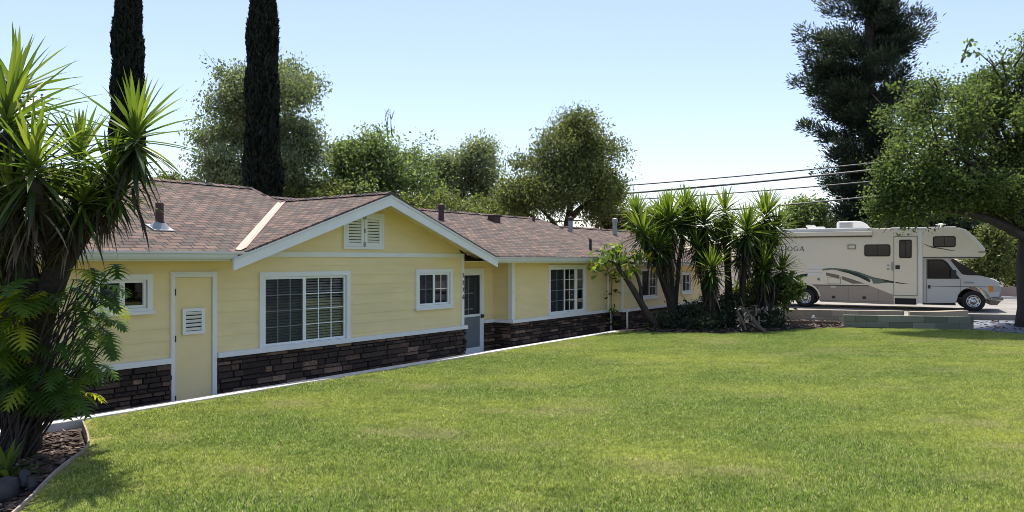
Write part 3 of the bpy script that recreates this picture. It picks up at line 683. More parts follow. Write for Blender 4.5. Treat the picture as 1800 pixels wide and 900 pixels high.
# low walls
def wall_run(name, pts, z0, h, th, m, label, cat, cap=None):
    e = None; mb = MB()
    ps = [Vector((x, y, 0)) for x, y in pts]
    for p, q in zip(ps[:-1], ps[1:]):
        d = q - p; nrm = Vector((-d.y, d.x, 0)).normalized()
        mb.obox((p + q) / 2 + Vector((0, 0, z0 + h / 2)), d / 2, nrm * th / 2, Vector((0, 0, h / 2)))
    o = mb.build(name, m, bevel=.008); tag(o, label, cat); return o
def block_wall(name, p, q, z0, rows, bl, bh, th, mats, label, cat, seed=1):
    """individual blocks with open joints inside one wall mesh"""
    rg = random.Random(seed); p, q = Vector((*p, 0)), Vector((*q, 0)); d = q - p; L_ = d.length; d.normalize(); nrm = Vector((-d.y, d.x, 0)); mb = MB()
    for r_ in range(rows):
        s = -bl * (.5 if r_ % 2 else 0)
        while s < L_:
            a, b = max(0, s) + .004, min(L_, s + bl) - .004
            if b - a > .03: mb.obox(p + d * (a + b) / 2 + nrm * rg.uniform(-.003, .003) + Vector((0, 0, z0 + bh * (r_ + .5))), d * (b - a) / 2, nrm * th / 2, Vector((0, 0, bh / 2 - .004)), 0, rg.random())
            s += bl
    mb.obox(p + d * L_ / 2 + Vector((0, 0, z0 + rows * bh / 2)), d * (L_ / 2 - .01), nrm * (th / 2 - .012), Vector((0, 0, rows * bh / 2 - .01)), 0, .1)
    o = mb.build(name, mats, bevel=.006); return tag(o, label, cat)
# ------------------------------------------------------------------ motorhome: x along its length (rear wheel = 0), y away from the lawn, z up
rv = empty('motorhome', (11.169, 28.193, .2), R(-26.865))
tag(rv, 'cream and beige motorhome with an overcab bunk parked on the driveway', 'motorhome')
M['rv_cream'] = mat('cream coach panels', (.85, .75, .575), .35, .05, 1.2)
M['rv_white'] = mat('white coach plastic', (.82, .80, .74), .4)
M['rv_tan'] = mat('tan skirt panels', (.38, .30, .235), .45, .05, 2)
M['rv_cab'] = mat('silver white cab paint', (.58, .57, .55), .25, spec=.5)
M['rv_line'] = mat('dark trim line', (.05, .05, .05), .5)
M['rv_green'] = mat('dark green stripe', (.012, .028, .020), .35)
M['rv_sage'] = mat('sage grey stripe', (.13, .16, .125), .4)
M['rv_taupe'] = mat('taupe stripe', (.20, .15, .115), .4)
M['rv_glass'] = mat('dark tinted glass', (.008, .009, .011), .06, spec=.45)
M['chrome'] = mat('bright metal', (.62, .62, .62), .22, metal=1)
M['amber'] = mat('amber lens', (.75, .28, .02), .2)
M['lens'] = mat('clear headlamp lens', (.60, .62, .62), .12, metal=.3)
def arc(cx, cz, r, a0, a1, n): return [(cx + r * math.cos(R(a0 + (a1 - a0) * i / n)), cz + r * math.sin(R(a0 + (a1 - a0) * i / n))) for i in range(n + 1)]
def ext(pts, y0, y1):
    m_ = MB(); m_.prism([(x, y0, z) for x, z in pts], (0, y1 - y0, 0)); return m_
W = 2.40
coach = [(-2.31, .40), (-.50, .36)] + arc(0, .36, .50, 180, 0, 12)[1:-1] + [(.50, .30), (.55, .23), (3.02, .19), (3.74, .19), (3.74, .24), (3.93, .24), (3.93, 1.84), (5.48, 1.85), (5.78, 1.93), (5.84, 2.04), (5.80, 2.16), (5.60, 2.44), (5.38, 2.70), (5.22, 2.85), (5.05, 2.925), (4.6, 2.95), (-2.2, 2.95), (-2.31, 2.88)]
ext(coach, 0, W).build('body', M['rv_cream'], rv, bevel=.035, seg=3)
# roof cap and awning rail
m_ = MB(); m_.box(-2.33, 2.30, -.035, W + .03, 2.86, 2.985); m_.box(2.9, 4.95, -.012, W + .01, 2.90, 2.975); m_.build('roof_cap', M['rv_white'], rv, bevel=.02)
m_ = MB(); m_.box(-2.2, 2.30, -.075, -.036, 2.70, 2.86); m_.build('awning', M['rv_cream'], rv, bevel=.02)
m_ = MB(); m_.box(-2.2, 2.30, -.05, -.002, 2.655, 2.685); m_.build('awning_rail', M['rv_line'], rv)
m_ = MB(); m_.prism([(x, 0.85, z) for x, z in [(1.06, 2.985), (1.06, 3.22), (1.12, 3.28), (1.75, 3.29), (1.95, 3.25), (2.12, 3.15), (2.24, 2.985)]], (0, .75, 0)); q = m_.build('air_conditioner', M['rv_white'], rv, bevel=.03, seg=3)
m_ = MB()
for i in range(7): m_.box(1.16, 1.62, .835, .848, 3.04 + i * .028, 3.055 + i * .028)
m_.build('grille', M['lead'], q)
m_ = MB(); m_.box(.02, .62, .8, 1.4, 2.985, 3.09); m_.box(-.05, .28, .9, 1.3, 3.091, 3.15); m_.box(-.5, -.02, .7, 1.2, 2.985, 3.03); m_.build('roof_vent', M['rv_white'], rv, bevel=.02)
m_ = MB(); m_.lathe([(.02, 0), (.02, .12), (.16, .14), (.16, .17), (.001, .20)], (4.55, 1.2, 2.95), k=12); m_.build('antenna', M['rv_white'], rv)
# overcab cap edge: light from above put into the moulding's white colour
for y0 in (-.012, W - .03):
    m_ = MB(); m_.prism([(x, y0, z) for x, z in [(5.05, 2.935), (5.24, 2.865), (5.40, 2.72), (5.62, 2.46), (5.83, 2.17), (5.76, 2.12), (5.55, 2.40), (5.33, 2.65), (5.18, 2.79), (5.03, 2.86)]][::-1], (0, .042, 0))
    m_.build('lit_corner_moulding', M['rv_white'], rv, bevel=.006)
m_ = MB(); m_.box(3.80, 3.92, -.02, -.001, .24, 2.88); m_.build('corner_trim', M['rv_white'], rv, bevel=.006)
m_ = MB(); m_.box(3.93, 5.70, -.018, -.001, 1.86, 1.90); m_.box(5.62, 5.83, -.02, -.001, 2.06, 2.09); m_.build('trim_line', M['rv_line'], rv)
# tan skirt with compartment doors
skirt = [(-2.30, .40), (-.505, .36)] + arc(0, .36, .505, 180, 0, 12)[1:-1] + [(.505, .29), (.55, .225), (3.0, .185), (3.0, .53), (2.24, .85), (-2.30, .86)]
o = ext(skirt, -.014, -.001).build('skirt', M['rv_tan'], rv)
m_ = MB()
for x in (.44, 1.50, 2.50): m_.box(x - .006, x + .006, -.017, -.0145, .26, .80 if x < 2.4 else .72)
m_.box(.5, 2.98, -.017, -.0145, .272, .280); m_.box(-2.3, 2.2, -.020, -.0145, .838, .868); m_.build('panel_joint', M['rv_line'], o)
for x in (1.0, 2.04):
    m_ = MB(); m_.box(x - .06, x + .06, -.022, -.0145, .36, .46); m_.build('latch', M['dark'], o)
m_ = MB(); m_.box(.90, 1.08, -.03, -.015, .77, .81); m_.build('lamp', M['rv_white'], o)
m_ = MB(); m_.box(-.10, .02, -.03, -.015, .795, .835); m_.build('marker_lamp', M['amber'], o)
m_ = MB(); P_ = arc(0, .36, .56, 172, 8, 16); Q_ = arc(0, .36, .50, 172, 8, 16)
for i in range(16): m_.prism([(P_[i][0], -.03, P_[i][1]), (P_[i + 1][0], -.03, P_[i + 1][1]), (Q_[i + 1][0], -.03, Q_[i + 1][1]), (Q_[i][0], -.03, Q_[i][1])], (0, .028, 0))
m_.build('wheel_arch', M['rv_cream'], rv)
# swooping stripes (vinyl, thin)
def decal(pts, m, y=-.004, name='stripe'): ext(pts, y, -.001).build(name, m, rv, fixn=True)
decal([(-.55, .92), (-.35, 1.02), (.0, 1.16), (.10, 1.18), (.10, 1.28), (-.15, 1.25), (-.45, 1.12)], M['rv_green'])
decal([(.62, 1.40), (.95, 1.44), (1.35, 1.40), (1.80, 1.27), (2.30, 1.08), (3.02, .98), (3.02, 1.02), (2.34, 1.17), (1.85, 1.36), (1.38, 1.47), (.95, 1.50), (.62, 1.47)], M['rv_sage'])
decal([(1.12, 1.41), (1.50, 1.31), (1.85, 1.17), (2.22, .98), (2.25, 1.06), (2.12, 1.17), (1.82, 1.31), (1.45, 1.41)], M['rv_green'], -.006)
decal([(.74, 1.33), (1.20, 1.23), (1.20, 1.09), (.74, 1.22)], M['rv_taupe'])
decal([(1.28, 1.20), (1.60, 1.10), (2.05, .93), (1.65, .92), (1.28, 1.08)], M['rv_taupe'])
decal([(2.28, 1.10), (2.34, .93), (2.55, .94), (2.95, 1.0), (2.5, 1.06)], M['rv_sage'], -.005)
decal([(2.62, 1.10), (3.02, 1.02), (3.02, .96), (2.75, .99)], M['rv_green'], -.006)
decal([(3.06, 1.01), (3.40, .95), (3.70, .935), (3.4, .93), (3.06, .96)], M['rv_green'], -.016)
decal([(3.93, 2.40), (4.12, 2.28), (4.75, 2.13), (4.95, 2.12), (4.55, 2.21), (4.2, 2.27), (4.0, 2.34)], M['rv_sage'])
decal([(4.08, 2.32), (4.2, 2.24), (4.6, 2.17), (4.25, 2.27)], M['rv_green'], -.006)
m_ = MB(); 
for i in range(3): m_.box(.10, .58, -.022, -.001, 1.24 + i * .12, 1.315 + i * .12)
m_.box(.08, .60, -.010, -.001, 1.19, 1.235); m_.build('appliance_vent', M['rv_white'], rv, bevel=.006)
m_ = MB(); ring(m_, 1.48, 1.76, 2.20, 2.37, -.02, -.001, .025); m_.build('outlet_cover', M['rv_taupe'], rv)
m_ = MB(); ring(m_, .80, 1.25, .90, 1.16, -.008, -.001, .012); m_.box(.44, .52, -.012, -.001, 1.03, 1.11); m_.build('hatch', M['rv_sage'], rv)
def rwin(name, x0, x1, z0, z1, y=-.012, r=.08, parent=None):
    def rr(a, b, c, d, r): return arc(b - r, d - r, r, 0, 90, 4) + arc(a + r, d - r, r, 90, 180, 4) + arc(a + r, c + r, r, 180, 270, 4) + arc(b - r, c + r, r, 270, 360, 4)
    wi = ext(rr(x0, x1, z0, z1, r), y, y + .011).build(name, M['black'], parent or rv)
    g_ = ext(rr(x0 + .035, x1 - .035, z0 + .035, z1 - .035, r * .8), y - .003, y - .0005).build('pane', M['rv_glass'], wi)
    b_ = MB(); b_.box((x0 + x1) / 2 - .012, (x0 + x1) / 2 + .012, y - .007, y - .0035, z0 + .035, z1 - .035); b_.build('frame', M['black'], wi)
    return wi
rwin('window', 2.04, 2.90, 1.93, 2.37); rwin('window', 4.24, 4.94, 2.25, 2.64)
dd = ext([(3.02, .53), (3.74, .53), (3.74, 2.64), (3.02, 2.64)], -.016, -.001).build('entry_door', M['rv_cream'], rv, bevel=.006)
m_ = MB(); ring(m_, 3.00, 3.76, .51, 2.66, -.012, -.0005, .02); m_.build('frame', M['rv_sage'], dd)
rwin('window', 3.18, 3.58, 1.87, 2.53, -.028, .05, dd)
m_ = MB(); m_.box(3.06, 3.20, -.03, -.017, 1.47, 1.61); m_.build('handle', M['dark'], dd)
m_ = MB(); m_.box(2.93, 2.97, -.06, -.001, 1.42, 1.72); m_.box(2.78, 2.86, -.01, -.001, 1.58, 1.63); m_.box(2.78, 2.86, -.01, -.001, 1.44, 1.50); m_.build('grab_handle', M['lead'], rv)
m_ = MB(); m_.box(3.06, 3.70, -.05, .25, .20, .24); m_.box(3.04, 3.72, -.006, -.001, .22, .42); m_.build('step', M['black'], rv)
# lettering: T I O G A in serif capitals
lt = MB(); LX, LZ, LH = -.93, 2.145, .175; yl = -.006
def bar(x0, z0, x1, z1, x2, z2, x3, z3): lt.prism([(LX + x0, yl, LZ + z0), (LX + x1, yl, LZ + z1), (LX + x2, yl, LZ + z2), (LX + x3, yl, LZ + z3)], (0, .004, 0))
h = LH
def rect(x0, x1, z0, z1): bar(x0, z0, x1, z0, x1, z1, x0, z1)
rect(.065, .095, .012, h - .013); rect(.0, .16, h - .012, h); rect(.04, .12, 0, .011); rect(0, .012, h - .05, h - .013); rect(.148, .16, h - .05, h - .013)
rect(.225, .255, .012, h - .012); rect(.20, .28, 0, .011); rect(.20, .28, h - .011, h)
def ell(cx, a0, a1, n=22):
    for i in range(n):
        t0, t1 = R(a0 + (a1 - a0) * i / n), R(a0 + (a1 - a0) * (i + 1) / n)
        po = lambda t: (cx + .090 * math.cos(t), h / 2 + h / 2 * 1.03 * math.sin(t)); pi_ = lambda t: (cx + .060 * math.cos(t), h / 2 + (h / 2 - .010) * math.sin(t))
        bar(*po(t0), *po(t1), *pi_(t1), *pi_(t0))
ell(.395, 0, 360); ell(.61, 40, 330); rect(.655, .685, .03, h * .42); rect(.635, .705, h * .42, h * .42 + .01)
bar(.735, 0, .75, 0, .83, h, .815, h); bar(.86, 0, .895, 0, .84, h, .81, h); rect(.775, .86, h * .32, h * .32 + .011); rect(.715, .775, -.0, .01); rect(.845, .915, -.002, .009)
lt.build('lettering', M['rv_line'], rv)
# cab
cab = [(3.94, .26), (4.95, .28), (4.99, .42)] + arc(5.48, .36, .50, 168, 12, 12)[1:] + [(5.99, .48), (6.12, .50), (6.24, .56), (6.26, .90), (6.22, 1.04), (6.08, 1.13), (5.86, 1.20), (5.68, 1.24), (4.82, 1.84), (3.94, 1.84)]
cb = ext(cab, .10, W - .10).build('cab', M['rv_cab'], rv, bevel=.03, seg=3)
cw = [(4.12, 1.17), (4.97, 1.18), (4.62, 1.70), (4.52, 1.78), (4.12, 1.78)]
m_ = ext([(4.07, 1.13), (5.07, 1.14), (4.68, 1.73), (4.55, 1.82), (4.07, 1.82)], .088, .099).build('window', M['black'], rv)
ext(cw, .084, .0875).build('pane', M['rv_glass'], m_)
m_ = MB(); m_.prism([(4.86, .16, 1.83), (5.70, .16, 1.245), (5.66, .16, 1.235), (4.82, .16, 1.82)], (0, W - .32, 0)); wsn = Vector((.575, 0, .82)); 
for i, v in enumerate(m_.v): m_.v[i] = (v[0] + .012, v[1], v[2] + .02)
m_.build('windscreen', M['rv_glass'], rv)
# windscreen side glass wedge seen from the side (deep curved screen)
ext([(4.98, 1.74), (5.66, 1.262), (5.30, 1.27), (5.14, 1.30), (4.78, 1.80), (4.86, 1.82)], .086, .0995).build('quarter_glass', M['rv_glass'], rv)
m_ = MB(); m_.box(4.04, 4.05, .094, .0995, .3, 1.84); m_.box(5.08, 5.09, .094, .0995, .60, 1.12); m_.box(4.04, 5.95, .092, .0995, .86, .875); m_.build('panel_joint', M['rv_line'], cb)
m_ = MB(); m_.box(4.10, 4.17, .08, .0995, .78, .90); m_.build('door_handle', M['dark'], cb)
m_ = MB(); m_.box(5.20, 5.50, .088, .0995, .98, 1.04); m_.build('badge', M['lead'], cb)
m_ = MB(); m_.prism([(5.70, .14, 1.245), (5.86, .14, 1.205), (6.10, .14, 1.135), (6.24, .14, 1.04), (6.24, .14, .98), (5.92, .14, 1.06)], (0, W - .28, 0)); m_.build('bonnet', M['rv_white'], rv, bevel=.02)  # whiter than the cab: sunlight on the bonnet top put into its colour
for y0 in (.095, W - .40):
    q = MB(); q.box(6.05, 6.275, y0, y0 + .30, .69, .90); q = q.build('headlamp', M['lens'], rv, bevel=.01)
    q2 = MB(); q2.box(5.93, 6.048, y0 - .004, y0 + .05, .70, .90); q2.build('indicator', M['amber'], q)
q = MB(); q.box(6.24, 6.28, .45, W - .45, .66, .98); q.build('grille', M['black'], rv)
q = MB(); q.box(5.98, 6.36, .06, W - .06, .40, .52); q.build('bumper', M['chrome'], rv, bevel=.02)
q = MB(); q.prism([(5.98, .12, .24), (6.18, .12, .24), (6.30, .12, .395), (5.98, .12, .395)], (0, W - .24, 0)); q.build('air_dam', M['rv_taupe'], rv)
q = MB(); q.box(3.94, 4.95, .12, W - .12, .2, .26); q.build('sill', M['dark'], rv)
q = MB(); q.tube([(4.75, .08, 1.25), (4.85, -.12, 1.28)], .015, 6); q.box(4.78, 4.94, -.26, -.10, 1.15, 1.45); q.build('mirror', M['dark'], rv, bevel=.02)
def wheel(x, y, s):
    wz = .36; q = empty('wheel', (x, y, wz)); q.parent = rv
    t = MB(); t.lathe([(.21, -.11 * s), (.25, -.125 * s), (.33, -.12 * s), (.36, -.085 * s), (.362, .085 * s), (.33, .12 * s), (.21, .12 * s)], axis='y', k=32); t.build('tyre', M['black'], q, smooth=False)
    r_ = MB(); r_.lathe([(.215, -.11 * s), (.20, -.115 * s), (.185, -.08 * s), (.15, -.06 * s), (.09, -.07 * s), (.075, -.12 * s), (.03, -.125 * s), (.001, -.125 * s)], axis='y', k=32)
    o = r_.build('rim', M['chrome'], q, smooth=True)
    h_ = MB()
    for i in range(8):
        a = i * math.pi / 4; c = Vector((.168 * math.cos(a), -.075 * s, .168 * math.sin(a)))
        h_.obox(c, Vector((math.cos(a), 0, math.sin(a))) * .016, Vector((0, .012, 0)), Vector((-math.sin(a), 0, math.cos(a))) * .026)
    h_.build('hand_holes', M['black'], o)
wheel(0, .14, 1); wheel(0, .40, 1); wheel(5.48, .20, 1); wheel(5.48, W - .2, -1); wheel(0, W - .14, -1); wheel(0, W - .40, -1)
q = MB(); q.box(-2.1, 5.2, .5, W - .5, .28, .42); q.box(-.45, .45, .3, W - .3, .40, .9); q.build('chassis', M['dark'], rv)

# ------------------------------------------------------------------ low walls
block_wall('block_wall', (9.88, 22.05), (13.28, 21.32), -.02, 2, .62, .195, .18, M['green_block'], 'long low green grey block wall at the far lawn edge', 'low wall', 3)
block_wall('retaining_wall', (6.9, 24.85), (12.5, 23.62), -.05, 2, .42, .215, .2, M['tan_block'], 'tan concrete block retaining wall below the motorhome', 'low wall', 5)
tag(slab('x', [(12.6, 23.4), (12.9, 23.3), (13.4, 23.35), (14.2, 23.7), (14.9, 24.15), (14.8, 24.35), (14.0, 24.0), (13.2, 23.65), (12.7, 23.7)], .36, .42, M['tan_block']), 'curved tan planter wall beside the motorhome front', 'low wall', None, 'thing').name = 'planter_wall'
wall_run('edging_board', [(7.9, 22.75), (9.9, 22.45)], -.03, .17, .05, mat('brown board', (.13, .085, .055), .8, .3, 5), 'brown timber edging board in front of tan block wall', 'edging board')
wall_run('boundary_wall', [(21.5, 36.5), (31, 33.5)], .2, .5, .2, mat('pinkish stucco', (.50, .36, .29), .85, .1, 2), 'low pinkish boundary wall beyond the motorhome bonnet', 'low wall')
wall_run('far_kerb', [(20.6, 35.0), (30, 32)], .2, .1, .3, M['concrete'], 'white kerb beyond the motorhome bonnet', 'kerb')
from mathutils import noise as mnoise
# ------------------------------------------------------------------ foliage tools
def leaf_cloud(name, C, size, aspect, m, parent, rng, dirs=None, flat=.0, rnd=None, fold=.18, dj=.9):
    """one rhombic, slightly folded leaf per centre"""
    n = len(C)
    d = rng.normal(size=(n, 3))
    if dirs is not None: d = dirs + d * dj
    d /= np.linalg.norm(d, axis=1, keepdims=True) + 1e-9
    q = rng.normal(size=(n, 3)); q[:, 2] += flat * 3
    s = np.cross(d, q); s /= np.linalg.norm(s, axis=1, keepdims=True) + 1e-9
    nn = np.cross(s, d)
    L_ = (np.asarray(size) * rng.uniform(.65, 1.3, n))[:, None]; W_ = L_ * aspect
    b = C - d * L_ * .5; t = C + d * L_ * .5; mid = C - d * L_ * .06 + nn * L_ * fold * .5
    V = np.stack([b, mid + s * W_ * .5, t, mid - s * W_ * .5], 1).reshape(-1, 3)
    Q = np.arange(4 * n).reshape(n, 4)
    r = rng.random(n) if rnd is None else rnd
    return np_mesh(name, V, Q, m, parent, np.repeat(r, 4))
def curve(p, q, n, sag, rg):
    p, q = Vector(p), Vector(q); L_ = (q - p).length
    j = Vector((rg.uniform(-1, 1), rg.uniform(-1, 1), rg.uniform(-.5, .8))) * L_ * .10
    return [p.lerp(q, i / n) + j * math.sin(math.pi * i / n) + Vector((0, 0, sag * L_ * math.sin(math.pi * i / n))) for i in range(n + 1)]
def tree(name, label, cat, bp, top, r0, blobs, nclump, per, lsize, csig, lm, bm_, seed, group=None, aspect=.45, gap=-.05, gfreq=.5, shell=.45, nlimb=22, flat=.2, dirfun=None, base_t=.25, squash=.75, dj=.9, spread_r=.35, lean=1.0):
    """tapered trunk with limbs running to the leaf clumps, and a crown of separate leaves"""
    rng = np.random.default_rng(seed); rg = random.Random(seed)
    root = empty(name, bp); tag(root, label, cat, group); B = Vector(bp)
    tw = [Vector((0, 0, -.5))] + [Vector((rg.uniform(-.03, .03), rg.uniform(-.03, .03), 0)) * top * (i / 7) + (Vector(blobs[0][0]) - B).project(Vector((1, 0, 0))) * 0 + Vector((0, 0, top * i / 7)) for i in range(1, 8)]
    # lean the trunk towards the middle of the crown
    cen = sum((Vector(b[0]) for b in blobs), Vector()) / len(blobs) - B
    tw = [p + Vector((cen.x, cen.y, 0)) * lean * max(0, p.z / top) ** 1.5 for p in tw]
    wv = np.array([b[1][0] * b[1][1] * b[1][2] for b in blobs]) ** .75; wv = wv / wv.sum()
    cl = []; tries = 0
    while len(cl) < nclump and tries < nclump * 30:
        tries += 1
        k = rng.choice(len(blobs), p=wv); c, r = blobs[k]
        u = rng.normal(size=3); u /= np.linalg.norm(u); rad = shell + (1 - shell) * rng.random() ** .6 if rng.random() < .8 else rng.random()
        lump = 1 + .22 * mnoise.noise(Vector(u) * 2.3 + Vector((seed, 0, 0)))
        p = Vector(c) + Vector((u[0] * r[0], u[1] * r[1], u[2] * r[2])) * rad * lump
        if mnoise.noise(p * gfreq + Vector((seed * 3.1, 0, 0))) < gap: continue
        cl.append(p - B)
    t = MB(); n = len(tw); t.tube(tw, [r0 * (1.25 if i == 0 else 1) * (1 - .88 * i / (n - 1)) for i in range(n)], 10)
    for p in rg.sample(cl, min(nlimb, len(cl))):
        h = max(base_t * top, min(top * .92, p.z - (Vector((p.x, p.y)) - Vector((cen.x, cen.y))).length * .7))
        f = h / top * 7; i = min(6, max(1, int(f))); s = tw[i].lerp(tw[min(7, i + 1)], f - int(f)) if i < 7 else tw[7]
        rr = r0 * .42 * (1 - .7 * h / top) + .012
        t.tube(curve(s, p, 6, .06, rg), [rr * (1 - .85 * j / 6) for j in range(7)], 6)
    for p in cl[:nclump // 2]:
        q = p + Vector(rng.normal(size=3)) * csig * 1.5; t.tube([p - (p - cen) * .12, q], [.012 + r0 * .03, .006], 4)
    t.build('trunk', bm_, root, smooth=True, fixn=False)
    A = np.array([tuple(p) for p in cl]); npc = rng.poisson(per, len(A)) + 2
    cs = csig * rng.uniform(.6, 1.4, len(A))
    C = np.repeat(A, npc, 0) + np.clip(rng.normal(size=(npc.sum(), 3)), -1.9, 1.9) * np.repeat(cs, npc)[:, None] * np.array([1, 1, squash])
    dirs = None
    if dirfun: dirs = dirfun(C, np.repeat(A, npc, 0))
    tone = np.clip(np.repeat(rng.normal(.5, .18, len(A)), npc) + rng.normal(0, .16, len(C)), 0, 1)
    leaf_cloud('crown', C, np.full(len(C), lsize), aspect, lm, root, rng, dirs, flat, tone, dj=dj)
    return root
def blob(x, y, d, rx, ry, k=1.0):
    """ellipsoid seen at pixel (x, y) with half sizes rx, ry in pixels, standing d metres off"""
    c = at(x, y, d); return ((c.x, c.y, c.z), (rx * d / F, max(rx, ry) * d / F * .8 * k, ry * d / F))
out = lambda C, A: np.array([0, 0, .15]) + (C - C.mean(0)) / (np.linalg.norm(C - C.mean(0), axis=1, keepdims=True) + 1e-6)
up = lambda C, A: np.tile(np.array([0, 0, 1.0]), (len(C), 1))
down = lambda C, A: np.tile(np.array([0, 0, -.8]), (len(C), 1))

# ------------------------------------------------------------------ trees beyond the house
def gnd(x, d): v = at(x, 457, d); return (v.x, v.y, -.5)
tree('eucalyptus_tree', 'pale airy grey green tree partly hidden behind the thick cypress', 'tree', gnd(450, 42), 12.5, .28,
     [blob(410, 190, 42, 55, 80), blob(505, 190, 42, 55, 85), blob(385, 270, 42, 48, 62), blob(520, 265, 42, 42, 75), blob(455, 160, 42, 55, 55), blob(455, 300, 42, 105, 48)],
     560, 72, .20, .42, M['euc'], M['bark'], 11, gap=.07, gfreq=.55, aspect=.5, dirfun=down, dj=1.0)
tree('broadleaf_tree', 'mid green tree with bare dead twigs rising from its top, behind the gable', 'tree', gnd(665, 44), 7.5, .24,
     [blob(610, 300, 44, 58, 48), blob(660, 280, 44, 55, 52), blob(715, 285, 44, 42, 58), blob(665, 335, 44, 115, 35), blob(725, 260, 44, 22, 32)],
     420, 74, .205, .42, M['mid'], M['bark'], 12, gap=-.02, gfreq=.6, aspect=.5)
tree('broadleaf_tree', 'smaller loose grey green tree with several narrow tops behind the brown vent pipe', 'tree', gnd(820, 48), 7.5, .2,
     [blob(800, 300, 48, 32, 52), blob(845, 300, 48, 30, 52), blob(775, 320, 48, 28, 38), blob(815, 340, 48, 70, 32), blob(812, 262, 48, 13, 20), blob(850, 268, 48, 14, 20)],
     320, 70, .205, .42, M['euc'], M['bark'], 13, gap=.0, gfreq=.6, aspect=.45)
tree('dense_tree', 'large dense olive green round tree rising behind the right roof ridge', 'tree', gnd(990, 38), 9.0, .34,
     [blob(1015, 285, 38, 72, 72), blob(940, 320, 38, 62, 48), blob(1040, 330, 38, 55, 52), blob(1020, 235, 38, 42, 38), blob(985, 350, 38, 105, 42), blob(1075, 330, 38, 24, 32)],
     760, 88, .165, .36, M['olive'], M['bark'], 14, gap=-.10, gfreq=.6, aspect=.42, dirfun=down, dj=1.0)
# wispy shoots and bare twigs at two crowns
def twigs(name, label, bp, hs, seed, group=None):
    rg = random.Random(seed); root = MB()
    def grow(p, d, L_, r, lv):
        q = p + d * L_; root.tube([p, p.lerp(q, .5) + Vector((rg.uniform(-1, 1), rg.uniform(-1, 1), 0)) * L_ * .06, q], [r, r * .8, r * .6], 5)
        if lv:
            for k in range(2):
                dd = (d + Vector((rg.uniform(-.8, .8), rg.uniform(-.5, .5), rg.uniform(-.1, .5)))).normalized(); grow(q, dd, L_ * rg.uniform(.55, .8), r * .6, lv - 1)
    for (x, y, L_) in hs: grow(at(x, y, 43.5), Vector((rg.uniform(-.15, .15), 0, 1)).normalized(), L_, .05, 3)
    return root
bt = [o for o in COL.objects if o.name == 'broadleaf_tree'][0]
tw_ = twigs('dead_twigs', '', None, [(682, 245, .75), (690, 240, .6), (668, 250, .45)], 3)
ob = tw_.build('dead_branch', M['bark'], bt, fixn=False); ob.location = -bt.location
# cypresses: closely packed upright sprays round a column
def cypress(label, x, d, hw, topz, seed):
    rng = np.random.default_rng(seed); b = gnd(x, d); root = empty('cypress_tree', b); tag(root, label, 'cypress', 'tall dark cypresses behind the house')
    rr = hw * d / F; h = topz
    t = MB(); t.tube([(0, 0, 0), (0, 0, h * .5), (0, 0, h * .98)], [rr * .42, rr * .5, .05], 10); t.build('trunk', M['bark'], root)
    n = 26000; z = rng.random(n) ** .9 * h; a = rng.random(n) * 2 * math.pi
    prof = rr * np.clip(1.06 - .50 * (z / h) - .75 * np.clip((z / h - .8) / .2, 0, 1) ** 1.6, .05, 2)
    lump = np.array([mnoise.noise(Vector((math.cos(q) * 1.4, math.sin(q) * 1.4, zz * .8 + seed))) for q, zz in zip(a, z)])
    rad = prof * (1 + .30 * lump) * (1 - .5 * rng.random(n) ** 2.2)
    C = np.stack([np.cos(a) * rad, np.sin(a) * rad, z], 1)
    o_ = np.stack([np.cos(a) * .35, np.sin(a) * .35, np.full(n, 1.0)], 1)
    leaf_cloud('crown', C, np.full(n, .26), .32, M['cyp'], root, rng, o_, 0, None, .25, .28)
    return root
cypress('very tall dark column cypress with a slim top behind the roof valley', 462, 26, 36, 13.5, 21)
cypress('narrow dark cypress rising behind the spiky yucca crowns', 225, 28, 33, 14.5, 22)
